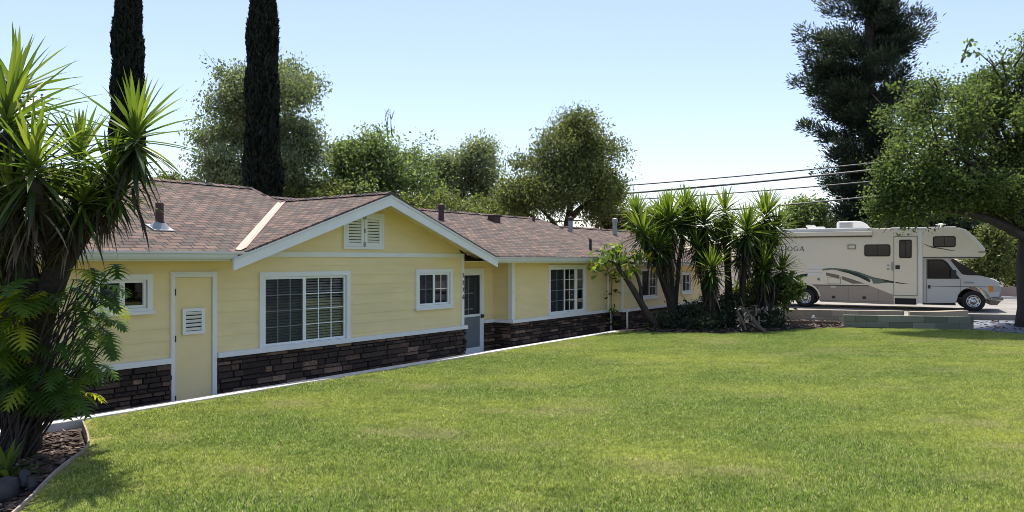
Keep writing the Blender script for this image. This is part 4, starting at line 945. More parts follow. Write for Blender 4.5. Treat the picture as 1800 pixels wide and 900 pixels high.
# big conifer behind the motorhome
def pine_dirs(C, A): return np.array([0, 0, .9]) + (C - A) * 1.6
def conifer(label, x, d, prof, seed):
    """prof: (pixel row, reach left, reach right) of the crown; boughs leave the trunk in loose tiers and carry needle tufts"""
    rng = np.random.default_rng(seed); rg = random.Random(seed); b = Vector(gnd(x, d)); root = empty('conifer_tree', b); tag(root, label, 'conifer')
    t = MB(); zt = at(0, -170, d).z - b.z; t.tube([(0, 0, 0), (.1, 0, zt * .3), (-.1, 0, zt * .6), (.05, 0, zt * .85), (0, 0, zt)], [.5, .42, .32, .18, .03], 10); cl = []
    rows = [p[0] for p in prof]; y = 425
    while y > -165:
        for k in range(rg.randint(4, 6)):
            if rg.random() < .06: continue
            a = rg.uniform(0, 2 * math.pi); yy = y + rg.uniform(-12, 12)
            rl = np.interp(-yy, [-r for r in rows], [p[1] for p in prof]) * d / F; rr = np.interp(-yy, [-r for r in rows], [p[2] for p in prof]) * d / F
            rad = (rr if math.cos(a) > 0 else rl * .93) * rg.uniform(.55, 1.14); rad *= 1 - .12 * abs(math.sin(a))
            z = at(0, yy, d).z - b.z; s = Vector((0, 0, z - .12 * rad)); tip = Vector((math.cos(a) * rad, math.sin(a) * rad, z + .10 * rad)); n = 7
            P = [s.lerp(tip, i / n) + Vector((0, 0, -.16 * rad * math.sin(math.pi * i / n))) for i in range(n + 1)]
            t.tube(P, [.09 - .011 * i for i in range(n + 1)], 5)
            m_ = max(4, int(rad / .33))
            for q in range(m_):
                f = .30 + .72 * (q + rg.random() * .6) / m_; f = min(1.02, f); i = min(n - 1, int(f * n)); c0 = P[i].lerp(P[i + 1], f * n - i)
                cl.append((c0 + Vector((rg.gauss(0, .22), rg.gauss(0, .22), rg.gauss(.08, .18))), .24 + .18 * rg.random(), P[-1] - s))
        y -= rg.uniform(13, 20)
    t.build('trunk', M['bark'], root, smooth=True, fixn=False)
    A = np.array([tuple(p[0]) for p in cl]); sg_ = np.array([p[1] for p in cl]); dr = np.array([tuple(p[2].normalized()) for p in cl]); npc = rng.poisson(92, len(A)) + 8
    rp = lambda v: np.repeat(v, npc, 0)
    o_ = np.clip(rng.normal(size=(npc.sum(), 3)), -1.8, 1.8); C = rp(A) + o_ * rp(sg_)[:, None] * np.array([1, 1, .75])
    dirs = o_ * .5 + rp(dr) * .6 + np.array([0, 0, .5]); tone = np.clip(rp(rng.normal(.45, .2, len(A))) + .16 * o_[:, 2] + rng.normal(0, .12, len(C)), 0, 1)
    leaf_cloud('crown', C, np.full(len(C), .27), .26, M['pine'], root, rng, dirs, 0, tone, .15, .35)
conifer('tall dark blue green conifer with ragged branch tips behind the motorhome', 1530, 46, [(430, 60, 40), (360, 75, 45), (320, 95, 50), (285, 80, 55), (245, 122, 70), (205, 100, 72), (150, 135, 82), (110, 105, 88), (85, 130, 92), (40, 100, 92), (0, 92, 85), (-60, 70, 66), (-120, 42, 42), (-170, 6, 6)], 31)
# shrubs and hedges farther back
def bush(label, x, y, d, rx, ry, lm, seed, name='shrub', group=None, n=120, ls=.2, per=45, gap=-.2):
    c = at(x, y, d); b = (c.x, c.y, -.3)
    return tree(name, label, 'shrub', b, max(.6, c.z), .07, [blob(x, y, d, rx, ry), blob(x - rx * .4, y + ry * .3, d, rx * .6, ry * .7), blob(x + rx * .4, y + ry * .25, d, rx * .6, ry * .7)], n, per, ls, .26, lm, M['bark'], seed, group, gap=gap, nlimb=10, shell=.5)
bush('orange flowering shrub beyond the far roof vent', 1085, 385, 40, 26, 26, M['orange'], 41)
bush('mid green shrub between yucca clump and conifer, behind the motorhome roof', 1420, 385, 44, 36, 36, M['mid'], 42, n=150, ls=.24)
bush('dark shrubbery behind the overcab bunk', 1640, 385, 40, 75, 45, M['pine'], 43, n=200, ls=.26)
bush('tall dull green bush beyond the overcab nose', 1742, 425, 36, 24, 34, M['olive'], 44, n=80, ls=.2)
bush('dark thicket behind the shade tree trunk', 1770, 395, 42, 70, 60, M['pine'], 58, n=220, ls=.26)
bush('dark bush beyond the bonnet', 1728, 468, 36, 40, 32, M['olive'], 45, n=130, ls=.18)
bush('dark bush at the right frame edge beyond the trunk', 1800, 430, 38, 40, 70, M['olive'], 46, n=170, ls=.22)
bush('low green hedge behind the right roof end', 1140, 392, 46, 60, 26, M['olive'], 47, n=150, ls=.22)
bush('dull green shrub behind the left roof', 300, 330, 46, 60, 22, M['olive'], 48, n=120, ls=.22)
bush('low dark hedge behind the long roof ridge', 790, 375, 42, 150, 32, M['olive'], 49, n=260, ls=.24)
bush('dark green hedge behind the roof valley', 560, 345, 42, 70, 26, M['olive'], 50, n=150, ls=.22)
bush('dark hedge behind the motorhome body', 1480, 430, 45, 110, 42, M['olive'], 57, n=260, ls=.25)
# shade tree on the right, in front of the motorhome
rt = tree('shade_tree', 'broad leafy shade tree whose boughs hang over the motorhome', 'tree', (15.55, 21.9, -.05), 4.8, .52,
     [blob(1700, 240, 21.5, 120, 95), blob(1620, 300, 21.0, 75, 80), blob(1770, 200, 22, 80, 95), blob(1640, 190, 22, 62, 55), blob(1570, 345, 20.8, 42, 55), blob(1600, 370, 20.6, 42, 30), blob(1700, 320, 21, 90, 40), blob(1830, 280, 21.5, 80, 110), blob(1575, 195, 22.5, 30, 35), blob(1720, 145, 22, 60, 35), blob(1755, 330, 23.5, 60, 50), blob(1880, 200, 22, 90, 110), blob(1650, 345, 21.2, 70, 34), blob(1735, 340, 23.0, 60, 34), blob(1830, 370, 22.5, 60, 40), blob(1575, 398, 20.4, 26, 18), blob(1540, 330, 21, 26, 40), blob(1790, 110, 22, 60, 40), blob(1725, 345, 22, 60, 30), blob(1800, 350, 21.2, 40, 50)],
     2000, 46, .088, .21, M['maple'], M['bark'], 51, lean=.35, gap=.0, gfreq=.95, aspect=.72, flat=.35, nlimb=40, base_t=.55, shell=.5)
# its long wild shoots at the top
rg = random.Random(5); lc = []
for pts in ([(1765, 150), (1745, 115), (1720, 92), (1695, 95)], [(1770, 140), (1760, 105), (1770, 85)], [(1690, 110), (1700, 80), (1708, 68)], [(1590, 160), (1572, 150), (1560, 160)], [(1790, 160), (1800, 120), (1815, 100)], [(1745, 120), (1760, 108), (1785, 112)]):
    P = [at(x, y, 21.8) for x, y in pts]; sh = MB(); sh.tube(P, [.03, .02, .014, .008][:len(P)], 5); o = sh.build('shoot', M['bark'], rt, fixn=False); o.location = -rt.location
    for a, b in zip(P[:-1], P[1:]):
        for k in range(9): lc.append(tuple(a.lerp(b, rg.random()) + Vector((rg.gauss(0, .09), rg.gauss(0, .09), rg.gauss(0, .08)))))
lo = leaf_cloud('shoot_leaves', np.array(lc), np.full(len(lc), .15), .7, M['maple'], rt, np.random.default_rng(2)); lo.location = -rt.location
# trees outside the frame that the windows look at
tree('garden_tree', 'green garden tree beside the lawn outside the view', 'tree', (24, 13, -.3), 6, .25, [((24, 13, 4), (3.2, 3.2, 3.4)), ((24, 15.5, 2.5), (2.5, 3, 2.4))], 240, 40, .3, .4, M['olive'], M['bark'], 61)
tree('garden_tree', 'dark garden tree farther along the lawn outside the view', 'tree', (23, 6, -.3), 6, .25, [((23, 6, 3.6), (3, 3.4, 3.4)), ((23, 9, 2.2), (2.5, 3, 2.2))], 240, 40, .3, .4, M['mid'], M['bark'], 62)

# ------------------------------------------------------------------ yuccas
def blade(mb, p, d, L_, w_, droop, rnd, rg, segs=5):
    """sword leaf: V section, tapered, bending down along its length"""
    d = d.normalized(); side = d.cross(Vector((0, 0, 1)))
    side = side.normalized() if side.length > .05 else Vector((1, 0, 0))
    v = []; f = []; q = Vector(p); step = L_ / segs; dd = d.copy()
    prof = [.65, 1.0, 1.0, .84, .52, .0]
    for i in range(segs + 1):
        n_ = side.cross(dd).normalized(); hw = w_ * .5 * prof[min(5, round(i * 5 / segs))]
        if i == segs: v.append(q.copy())
        else: v += [q - side * hw + n_ * hw * .45, q.copy(), q + side * hw + n_ * hw * .45]
        dd = (dd + Vector((0, 0, -droop * (i + 1) / segs))).normalized(); q = q + dd * step
    for i in range(segs - 1):
        a = i * 3; f += [(a, a + 1, a + 4, a + 3), (a + 1, a + 2, a + 5, a + 4)]
    a = (segs - 1) * 3; f += [(a, a + 1, a + 3), (a + 1, a + 2, a + 3)]
    mb.add(v, f, 0, rnd)
def rosette(parent, c, axis, L_, n, seed, dead=.35, w_=None, B=Vector((0, 0, 0)), skirt=None):
    rg = random.Random(seed); mb = MB(); ax = Vector(axis).normalized(); c = Vector(c) - B; w_ = w_ or L_ * .072
    x = ax.orthogonal().normalized(); y = ax.cross(x); ga = 2.39996
    for i in range(n):
        f = (i + .5) / n; el = R(86 - 158 * f ** .88 + rg.uniform(-8, 8)); a = i * ga + rg.uniform(-.25, .25)
        d = ax * math.sin(el) + (x * math.cos(a) + y * math.sin(a)) * math.cos(el)
        l = L_ * (.72 + .36 * math.sin(math.pi * min(1, f * 1.15 + .1))) * rg.uniform(.88, 1.12)
        blade(mb, c - ax * (f * L_ * .42) + d * .02, d, l, w_ * rg.uniform(.85, 1.15), .015 + .10 * f + rg.uniform(0, .05), max(0, min(1, .92 - .75 * f + rg.gauss(0, .13))), rg)  # lower leaves older and darker; shade under the head also put into their tone
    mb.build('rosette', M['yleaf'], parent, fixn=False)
    nd = int(n * (skirt if skirt is not None else .6))
    if nd:
        mb = MB()
        for i in range(nd):
            f = i / nd; a = i * ga + rg.uniform(-.3, .3); el = R(rg.uniform(-82, -25)); d = ax * .0 + Vector((math.cos(a) * math.cos(el), math.sin(a) * math.cos(el), math.sin(el)))
            blade(mb, c - ax * (L_ * (.40 + .75 * f)) + d * .03, d, L_ * rg.uniform(.6, 1.05), w_ * rg.uniform(.5, .9), .35, rg.random() ** 1.5, rg, 4)
        mb.build('dead_leaves', M['ydead'], parent, fixn=False)
def yucca(label, bp, heads, seed, group='yuccas of the clump by the driveway', r0=.085, dense=80, limbs=None, name='yucca'):
    """heads: (point, leaf length, lean axis, skirt)"""
    B = Vector(bp); root = empty(name, B); tag(root, label, 'yucca', group); rg = random.Random(seed); t = MB()
    for k, (c, L_, ax, skt) in enumerate(heads):
        c = Vector(c)
        if limbs: rosette(root, c, ax, L_, int(dense * (.8 + .4 * rg.random())), seed * 50 + k, B=B, skirt=skt * .42); continue
        p = B + Vector((rg.uniform(-.12, .12), rg.uniform(-.12, .12), -.15)); n = 8
        ct = c - Vector(ax).normalized() * L_ * .35
        mid = Vector((p.x * .55 + ct.x * .45, p.y * .55 + ct.y * .45, p.z * .5 + ct.z * .5)); pts = []
        for i in range(n + 1):
            u = i / n; pts.append((p * (1 - u) ** 2 + mid * 2 * u * (1 - u) + ct * u * u) + Vector((rg.uniform(-.02, .02), rg.uniform(-.02, .02), 0)) - B)
        t.tube(pts, [r0 * (1.35 if i == 0 else 1.0 - .45 * i / n) * rg.uniform(.92, 1.1) for i in range(n + 1)], 9)
        rosette(root, c, ax, L_, int(dense * (.8 + .4 * rg.random())), seed * 50 + k, B=B, skirt=skt * .3)
    for P, R0 in limbs or (): t.tube([q - B for q in P], R0, 10)
    t.build('trunk', M['yucca_bark'], root, smooth=True, fixn=False); return root
UPZ = (0, 0, 1)
Y = lambda x, y, d: at(x, y, d)
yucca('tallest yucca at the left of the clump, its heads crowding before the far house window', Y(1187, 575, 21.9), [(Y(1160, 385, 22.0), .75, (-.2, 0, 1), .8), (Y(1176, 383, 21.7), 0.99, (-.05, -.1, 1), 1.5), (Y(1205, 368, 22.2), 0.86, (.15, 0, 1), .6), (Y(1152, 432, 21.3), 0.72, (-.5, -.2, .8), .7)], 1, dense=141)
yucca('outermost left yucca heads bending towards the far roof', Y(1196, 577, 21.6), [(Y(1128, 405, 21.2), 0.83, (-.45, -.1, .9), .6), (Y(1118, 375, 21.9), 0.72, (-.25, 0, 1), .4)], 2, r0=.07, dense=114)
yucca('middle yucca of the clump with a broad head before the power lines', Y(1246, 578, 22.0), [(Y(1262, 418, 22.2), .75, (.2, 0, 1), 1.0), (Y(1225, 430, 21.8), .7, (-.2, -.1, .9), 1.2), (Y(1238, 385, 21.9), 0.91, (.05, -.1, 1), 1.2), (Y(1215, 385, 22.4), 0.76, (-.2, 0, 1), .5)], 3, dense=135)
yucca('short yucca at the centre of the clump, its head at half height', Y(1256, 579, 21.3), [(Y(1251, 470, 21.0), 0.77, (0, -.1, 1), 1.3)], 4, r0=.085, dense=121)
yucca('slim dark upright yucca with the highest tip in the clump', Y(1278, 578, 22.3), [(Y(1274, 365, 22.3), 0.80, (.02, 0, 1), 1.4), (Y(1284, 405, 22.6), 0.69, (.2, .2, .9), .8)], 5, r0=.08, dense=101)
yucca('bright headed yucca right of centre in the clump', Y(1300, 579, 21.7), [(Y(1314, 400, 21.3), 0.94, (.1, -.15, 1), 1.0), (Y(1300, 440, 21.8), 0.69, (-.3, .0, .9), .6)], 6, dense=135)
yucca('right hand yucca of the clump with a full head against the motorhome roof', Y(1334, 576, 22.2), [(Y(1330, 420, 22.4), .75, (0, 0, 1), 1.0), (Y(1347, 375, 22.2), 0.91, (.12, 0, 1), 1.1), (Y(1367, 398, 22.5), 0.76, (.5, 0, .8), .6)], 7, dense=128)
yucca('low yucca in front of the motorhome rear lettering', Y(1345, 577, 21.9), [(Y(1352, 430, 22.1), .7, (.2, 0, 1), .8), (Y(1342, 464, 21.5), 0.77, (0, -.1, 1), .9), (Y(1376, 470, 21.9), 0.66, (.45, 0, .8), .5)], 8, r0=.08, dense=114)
# the big near yucca on the left
BY = Vector((-5.55, 8.0, -.15))
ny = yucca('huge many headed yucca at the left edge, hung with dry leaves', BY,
    [(Y(240, 226, 7.4), .62, (.10, -.05, 1), .45), (Y(14, 200, 7.3), .80, (.05, -.1, 1), .6), (Y(30, 150, 8.1), .68, (.15, 0, 1), .4), (Y(140, 268, 7.7), .54, (-.1, 0, 1), .8),
     (Y(196, 300, 7.5), .55, (.35, -.1, .6), .9), (Y(60, 285, 7.0), .66, (.25, -.4, .6), .8), (Y(-60, 260, 7.4), .75, (-.3, -.2, .9), .8), (Y(100, 345, 7.7), .46, (.2, -.2, .5), 1.2), (Y(150, 350, 7.4), .48, (.3, -.2, .5), 1.2), (Y(215, 335, 7.5), .42, (.3, -.2, .3), 1.0),
     (Y(20, 340, 7.2), .52, (.1, -.4, .7), 1.3), (Y(110, 400, 7.8), .40, (.3, -.2, .2), 1.2), (Y(30, 420, 7.6), .46, (.2, -.4, .3), 1.2), (Y(-30, 400, 7.6), .6, (0, -.4, .4), 1.2)], 9, group=None, dense=78,
    limbs=[([Y(38, 790, 8.0), Y(42, 720, 8.0), Y(55, 620, 8.0), Y(75, 540, 7.9), Y(105, 465, 7.8), Y(145, 400, 7.7), Y(190, 335, 7.6), Y(236, 262, 7.45)], [.20, .17, .16, .15, .13, .11, .09, .07]),
           ([Y(70, 555, 7.9), Y(42, 470, 7.7), Y(22, 380, 7.5), Y(12, 300, 7.4), Y(14, 235, 7.3)], [.13, .12, .10, .09, .07]), ([Y(35, 740, 8.1), Y(0, 610, 7.9), Y(-35, 480, 7.7), Y(-58, 300, 7.4)], [.14, .13, .11, .08]),
           ([Y(140, 405, 7.7), Y(142, 345, 7.7), Y(140, 300, 7.7)], [.10, .08, .06]), ([Y(20, 380, 7.5), Y(24, 270, 7.8), Y(20, 190, 8.1)], [.09, .08, .07]), ([Y(100, 470, 7.8), Y(80, 385, 7.4), Y(62, 320, 7.0)], [.10, .08, .06])])

# ------------------------------------------------------------------ split leaf shrub under it
def split_leaf(mb, p, d, L_, rg, rnd):
    d = d.normalized(); side = d.cross(Vector((0, 0, 1))).normalized(); nrm = side.cross(d).normalized(); n = 8
    rib = []; q = Vector(p); dd = d.copy()
    for i in range(n + 1):
        rib.append((q.copy(), dd.copy())); dd = (dd + Vector((0, 0, -.10 - .02 * i))).normalized(); q += dd * (L_ / n)
    for i in range(n):
        a, b = rib[i][0], rib[i + 1][0]; nn = side.cross(rib[i][1]).normalized()
        mb.quad(a - side * .018, a + side * .018, b + side * .018, b - side * .018, 0, rnd)
        wl_ = L_ * .46 * math.sin(math.pi * min(1, (i + 1.1) / (n + .7))) ** .7
        for s in (-1, 1):
            o = (side * s + rib[i][1] * (.25 + .55 * i / n) + nn * rg.uniform(-.05, .12)).normalized(); m_ = a.lerp(b, .5)
            e1 = m_ + o * wl_ * .55 - Vector((0, 0, wl_ * .06)); e2 = m_ + o * wl_ - Vector((0, 0, wl_ * .30)); hw = rib[i][1] * (L_ / n * .36)
            mb.add([a, b, e1 + hw, e1 - hw * .8, e2], [(0, 1, 2, 3), (3, 2, 4)], 0, rnd)
ph = empty('split_leaf_shrub', (-5.25, 7.75, -.1)); tag(ph, 'split leaf shrub with drooping glossy lobed leaves below the huge yucca', 'shrub'); PB = Vector((-5.25, 7.75, -.1))
rg = random.Random(77); fm = MB(); sm_ = MB()
tg = [(215, 520), (200, 500), (185, 560), (205, 600), (160, 520), (150, 580), (175, 640), (120, 540), (110, 610), (140, 660), (95, 660), (70, 600), (185, 545), (150, 480), (120, 490), (205, 470), (170, 470), (60, 640), (100, 575), (165, 610), (195, 640), (130, 620), (40, 600), (80, 690), (180, 500), (145, 540), (190, 580), (125, 690), (155, 700), (175, 585), (210, 545), (140, 505)]
tg = tg + [(x + rg.uniform(-22, 8), y + rg.uniform(-18, 22)) for x, y in tg if x > 150 or y > 590] + [(rg.uniform(0, 110), rg.uniform(500, 700)) for _ in range(24)] + [(rg.uniform(175, 216), rg.uniform(478, 600)) for _ in range(9)] + [(rg.uniform(60, 190), rg.uniform(590, 690)) for _ in range(12)]
for i, (x, y) in enumerate(tg):
    tip = at(x + rg.uniform(-8, 8), y + rg.uniform(-8, 8), rg.uniform(7.2, 8.1)); L_ = rg.uniform(.25, .40)
    dxy = Vector((tip.x - PB.x, tip.y - PB.y, 0)); dxy = (dxy.normalized() if dxy.length > .05 else Vector((1, 0, 0))) + Vector((rg.uniform(-.5, .5), rg.uniform(-.9, .3), 0))
    d = (dxy.normalized() + Vector((0, 0, rg.uniform(-.15, .35)))).normalized(); p = tip - d * L_ * .75
    split_leaf(fm, p - PB, d, L_, rg, min(1, max(0, rg.gauss(.55, .22))) if i % 11 else .98)
    sm_.tube(curve(Vector((rg.uniform(-.15, .15), rg.uniform(-.15, .15), 0)), p - PB, 6, .10, rg), [.012 - .001 * j for j in range(7)], 5)
fm.build('leaves', M['philo'], ph, fixn=False); sm_.build('stems', M['bark'], ph, fixn=False)
# leafy plant at the very left edge
le = empty('broad_leaf_plant', (-6.3, 7.9, -.1)); tag(le, 'bright leafy plant at the left frame edge behind the yucca trunk', 'plant'); LB = Vector((-6.3, 7.9, -.1)); fm = MB(); sm_ = MB()
for i in range(30):
    tip = at(rg.uniform(-30, 55), rg.uniform(470, 690), rg.uniform(7.1, 7.7)); d = Vector((rg.uniform(-.6, 1), rg.uniform(-1, .2), rg.uniform(-.3, .4))).normalized(); p = tip - d * .3
    split_leaf(fm, p - LB, d, .38, rg, min(1, max(0, rg.gauss(.7, .2)))); sm_.tube(curve(Vector((0, 0, 0)), p - LB, 5, .1, rg), .012, 5)
fm.build('leaves', M['philo'], le, fixn=False); sm_.build('stems', M['bark'], le, fixn=False)
def tuft(name, label, p, L_, n, seed, lm='yleaf', cat='plant', w_=.05):
    rg = random.Random(seed); mb = MB()
    for i in range(n):
        el = R(rg.uniform(12, 80)); a = i * 2.4; d = Vector((math.cos(a) * math.cos(el), math.sin(a) * math.cos(el), math.sin(el)))
        blade(mb, d * .02, d, L_ * rg.uniform(.7, 1.1), w_, .25, rg.uniform(.3, 1), rg)
    o = mb.build(name, M[lm], loc=p, fixn=False); return tag(o, label, cat)
tuft('strappy_plant', 'small pale green spiky plant in the mulch at the left edge', tuple(Vector(at(12, 800, 7.0)) * 1) [:2] + (-.08,), .42, 22, 4)
tuft('strappy_plant', 'small dark spiky plant at the foot of the tallest yucca', (4.15, 21.3, .02), .55, 26, 5)
tuft('strappy_plant', 'low spiky plant in deep shade under the centre of the clump', (5.5, 21.0, .02), .6, 30, 6)
# leaning small tree with pale leaves by the wall corner
lp = empty('frangipani_tree', (4.05, 21.1, 0)); tag(lp, 'small leaning tree with few pale yellow green leaves before the far house corner', 'tree'); LP = Vector((4.05, 21.1, 0))
t = MB(); cl_ = []
def limb(pts, rr):
    P = [at(x, y, d) - LP for x, y, d in pts]; t.tube(P, rr, 8); return P
limb([(1162, 584, 21.1), (1140, 555, 21.0), (1115, 512, 20.8), (1098, 485, 20.7), (1085, 470, 20.6)], [.13, .10, .085, .07, .05])
limb([(1128, 535, 20.9), (1126, 505, 20.8), (1120, 485, 20.8), (1112, 468, 20.8)], [.06, .05, .045, .035])
limb([(1098, 485, 20.7), (1080, 462, 20.5), (1062, 455, 20.4)], [.05, .035, .02]); limb([(1090, 475, 20.7), (1085, 450, 20.6), (1090, 440, 20.6)], [.05, .035, .02])
t.build('trunk', M['bark'], lp, smooth=True, fixn=False)
rng = np.random.default_rng(8); C = []
for (x, y, d, n, sx, sy) in ((1060, 458, 20.4, 34, .16, .14), (1078, 448, 20.6, 46, .2, .14), (1092, 452, 20.7, 34, .16, .18), (1112, 462, 20.8, 30, .18, .16), (1100, 478, 20.7, 26, .16, .16), (1128, 455, 20.9, 20, .18, .12), (1048, 470, 20.3, 14, .1, .14)):
    c = at(x, y, d) - LP
    for i in range(n): C.append((c.x + rng.normal() * sx, c.y + rng.normal() * .18, c.z + rng.normal() * sy))
leaf_cloud('crown', np.array(C), np.full(len(C), .27), .34, M['plume'], lp, rng, np.tile(np.array([0, 0, -.5]), (len(C), 1)), .2)
# thin climber on the downspout
cb_ = empty('climbing_plant', tuple(H(13.35, -.2, -.3))); tag(cb_, 'thin straggly plant growing up the white downspout', 'plant'); CB = H(13.35, -.2, -.3)
t = MB(); P = [H(13.35 + .03 * math.sin(i), -.22, -.3 + i * .22) - CB for i in range(9)]; t.tube(P, .012, 5); t.build('stems', M['bark'], cb_, fixn=False)
C = []
for z in (.15, .45, 1.0, 1.45, 1.5, 1.65):
    for k in range(12): C.append(tuple(H(13.35 + rng.normal() * .15, -.25 + rng.normal() * .1, z + rng.normal() * .06) - CB))
leaf_cloud('leaves', np.array(C), np.full(len(C), .16), .4, M['philo'], cb_, rng)
# shrubs packed under the clump
def low_bush(label, x, y, d, rx, ry, lm, seed, n=40, ls=.12):
    c = at(x, y, d); return tree('shrub', label, 'shrub', (c.x, c.y, 0), max(.25, c.z), .03, [blob(x, y, d, rx, ry)], n, 40, ls, .12, lm, M['bark'], seed, None, gap=-.4, nlimb=8, shell=.3)
low_bush('dark shrub at the foot of the clump, left of centre', 1215, 556, 21.6, 42, 24, M['pine'], 71, 90, .10)
low_bush('dark shrub at the foot of the short centre yucca', 1268, 545, 21.7, 40, 34, M['pine'], 72, 100, .10)
low_bush('leafy green bush at the right end of the clump, before the rear wheel', 1378, 512, 22.2, 30, 30, M['maple'], 73, 60, .15)
low_bush('shaded bush under the right yucca head', 1318, 520, 22.6, 38, 32, M['olive'], 74, 60, .15)
low_bush('dark undergrowth below the tallest yucca', 1178, 568, 21.2, 32, 14, M['pine'], 75, 50, .085)
low_bush('dark undergrowth in front of the short centre yucca', 1235, 570, 20.9, 46, 15, M['pine'], 76, 70, .085)
low_bush('dark low shrub at the right end of the clump', 1352, 562, 21.4, 24, 18, M['pine'], 78, 45, .085)
# dry debris and fallen wood at the clump's foot
fl = MB(); rgl = random.Random(9)
fl.tube([at(1300, 540, 21.0), at(1318, 556, 20.7), at(1336, 577, 20.5), at(1346, 584, 20.4)], [.06, .07, .06, .04], 8, rnd=.5)
fl.tube([at(1296, 545, 21.0), at(1304, 562, 20.8), at(1312, 582, 20.6)], [.04, .04, .03], 7, rnd=.6)
for k in range(70):
    p = at(rgl.uniform(1295, 1350), rgl.uniform(538, 586), rgl.uniform(20.4, 21.0)); p.z = max(.02, p.z); d = Vector((rgl.gauss(0, 1), rgl.gauss(0, 1), rgl.gauss(0, .6))).normalized()
    blade(fl, p, d, rgl.uniform(.12, .32), .05, .3, rgl.uniform(.6, 1), rgl, 3)
tag(fl.build('fallen_trunk', M['fallen'], fixn=False), 'pale fallen dead yucca trunk with flaking dry leaves at the clump foot', 'dead wood')
# ------------------------------------------------------------------ grass: one mesh patch of blades and loose points; the node tree sets the patch on every point
rng = np.random.default_rng(4)
def inside(px, py, poly, margin=0):
    r = np.zeros(len(px), bool); n = len(poly)
    for i in range(n):
        x0, y0 = poly[i]; x1, y1 = poly[(i + 1) % n]
        c = ((y0 > py) != (y1 > py)); xx = (x1 - x0) * (py - y0) / ((y1 - y0) if abs(y1 - y0) > 1e-9 else 1e-9) + x0
        r ^= c & (px < xx)
    return r
def edist(px, py, poly):
    d = np.full(len(px), 1e9); n = len(poly)
    for i in range(n):
        a = np.array(poly[i]); b = np.array(poly[(i + 1) % n]); ab = b - a; t = np.clip(((px - a[0]) * ab[0] + (py - a[1]) * ab[1]) / (ab @ ab), 0, 1)
        d = np.minimum(d, np.hypot(px - a[0] - t * ab[0], py - a[1] - t * ab[1]))
    return d
NB, PS = 1500, .44
bx, by = rng.uniform(-PS / 2, PS / 2, NB), rng.uniform(-PS / 2, PS / 2, NB)
L_ = rng.uniform(.018, .040, NB); aa = rng.uniform(0, 2 * math.pi, NB); ln = rng.uniform(.35, 2.2, NB); wd = rng.uniform(.003, .0055, NB)
dx, dy = np.cos(aa) * ln, np.sin(aa) * ln; nz_ = np.sqrt(dx * dx + dy * dy + 1)
tip = np.stack([bx + dx * L_ / nz_, by + dy * L_ / nz_, L_ / nz_ + .001], 1)
sx, sy = -np.sin(aa + rng.normal(0, .7, NB)) * wd, np.cos(aa) * wd
V = np.stack([np.stack([bx - sx, by - sy, np.full(NB, -.003)], 1), np.stack([bx + sx, by + sy, np.full(NB, -.003)], 1), tip], 1).reshape(-1, 3)
Q = np.arange(3 * NB).reshape(NB, 3); rb = np.repeat(rng.random(NB), 3)
st = .30; gx, gy = np.meshgrid(np.arange(-8, 26, st), np.arange(1.5, 22.5, st)); gx, gy = gx.ravel(), gy.ravel()
gx = gx + rng.uniform(-.11, .11, len(gx)); gy = gy + rng.uniform(-.11, .11, len(gy))
ok = inside(gx, gy, lawn_poly) & (np.abs(gx) < gy * .75 + 1.5); gx, gy = gx[ok], gy[ok]
ed = edist(gx, gy, lawn_poly); ok = ed > .06; gx, gy, ed = gx[ok], gy[ok], ed[ok]
P = np.stack([gx, gy, np.full(len(gx), .002)], 1); npnt = len(P)
go = np_mesh('grass', np.concatenate([V, P]), Q, M['blade'], None, np.concatenate([rb, np.zeros(npnt)]))
me = go.data
if len(me.vertices) == len(V) + npnt:
    a = me.attributes.new('ispt', 'FLOAT', 'POINT'); a.data.foreach_set('value', np.concatenate([np.zeros(len(V)), np.ones(npnt)]).astype(np.float32))
    a = me.attributes.new('psc', 'FLOAT', 'POINT'); a.data.foreach_set('value', np.concatenate([np.ones(len(V)), np.clip(ed / .30, .35, 1.0) * rng.uniform(.78, 1.42, npnt)]).astype(np.float32))
else: print('GRASS VERTEX COUNT MISMATCH', len(me.vertices), len(V) + npnt)
tag(go, 'short sunlit green lawn grass with yellowed patches', 'grass', None, 'stuff')
ng = bpy.data.node_groups.new('grass_scatter', 'GeometryNodeTree')
ng.interface.new_socket('Geometry', in_out='INPUT', socket_type='NodeSocketGeometry'); ng.interface.new_socket('Geometry', in_out='OUTPUT', socket_type='NodeSocketGeometry')
N = ng.nodes; L = ng.links
gi, go_ = N.new('NodeGroupInput'), N.new('NodeGroupOutput')
na = N.new('GeometryNodeInputNamedAttribute'); na.data_type = 'FLOAT'; na.inputs['Name'].default_value = 'ispt'
cmp_ = N.new('FunctionNodeCompare'); cmp_.data_type = 'FLOAT'; cmp_.operation = 'GREATER_THAN'; cmp_.inputs[1].default_value = .5; L.new(na.outputs[0], cmp_.inputs[0])
sg = N.new('GeometryNodeSeparateGeometry'); sg.domain = 'POINT'; L.new(gi.outputs[0], sg.inputs[0]); L.new(cmp_.outputs[0], sg.inputs['Selection'])
ip = N.new('GeometryNodeInstanceOnPoints'); L.new(sg.outputs['Selection'], ip.inputs['Points']); L.new(sg.outputs['Inverted'], ip.inputs['Instance'])
rv_ = N.new('FunctionNodeRandomValue'); rv_.data_type = 'FLOAT_VECTOR'; rv_.inputs[0].default_value = (0, 0, 0); rv_.inputs[1].default_value = (0, 0, 6.283); L.new(rv_.outputs[0], ip.inputs['Rotation'])
ns = N.new('GeometryNodeInputNamedAttribute'); ns.data_type = 'FLOAT'; ns.inputs['Name'].default_value = 'psc'; L.new(ns.outputs[0], ip.inputs['Scale'])
L.new(ip.outputs[0], go_.inputs[0])
md = go.modifiers.new('scatter', 'NODES'); md.node_group = ng

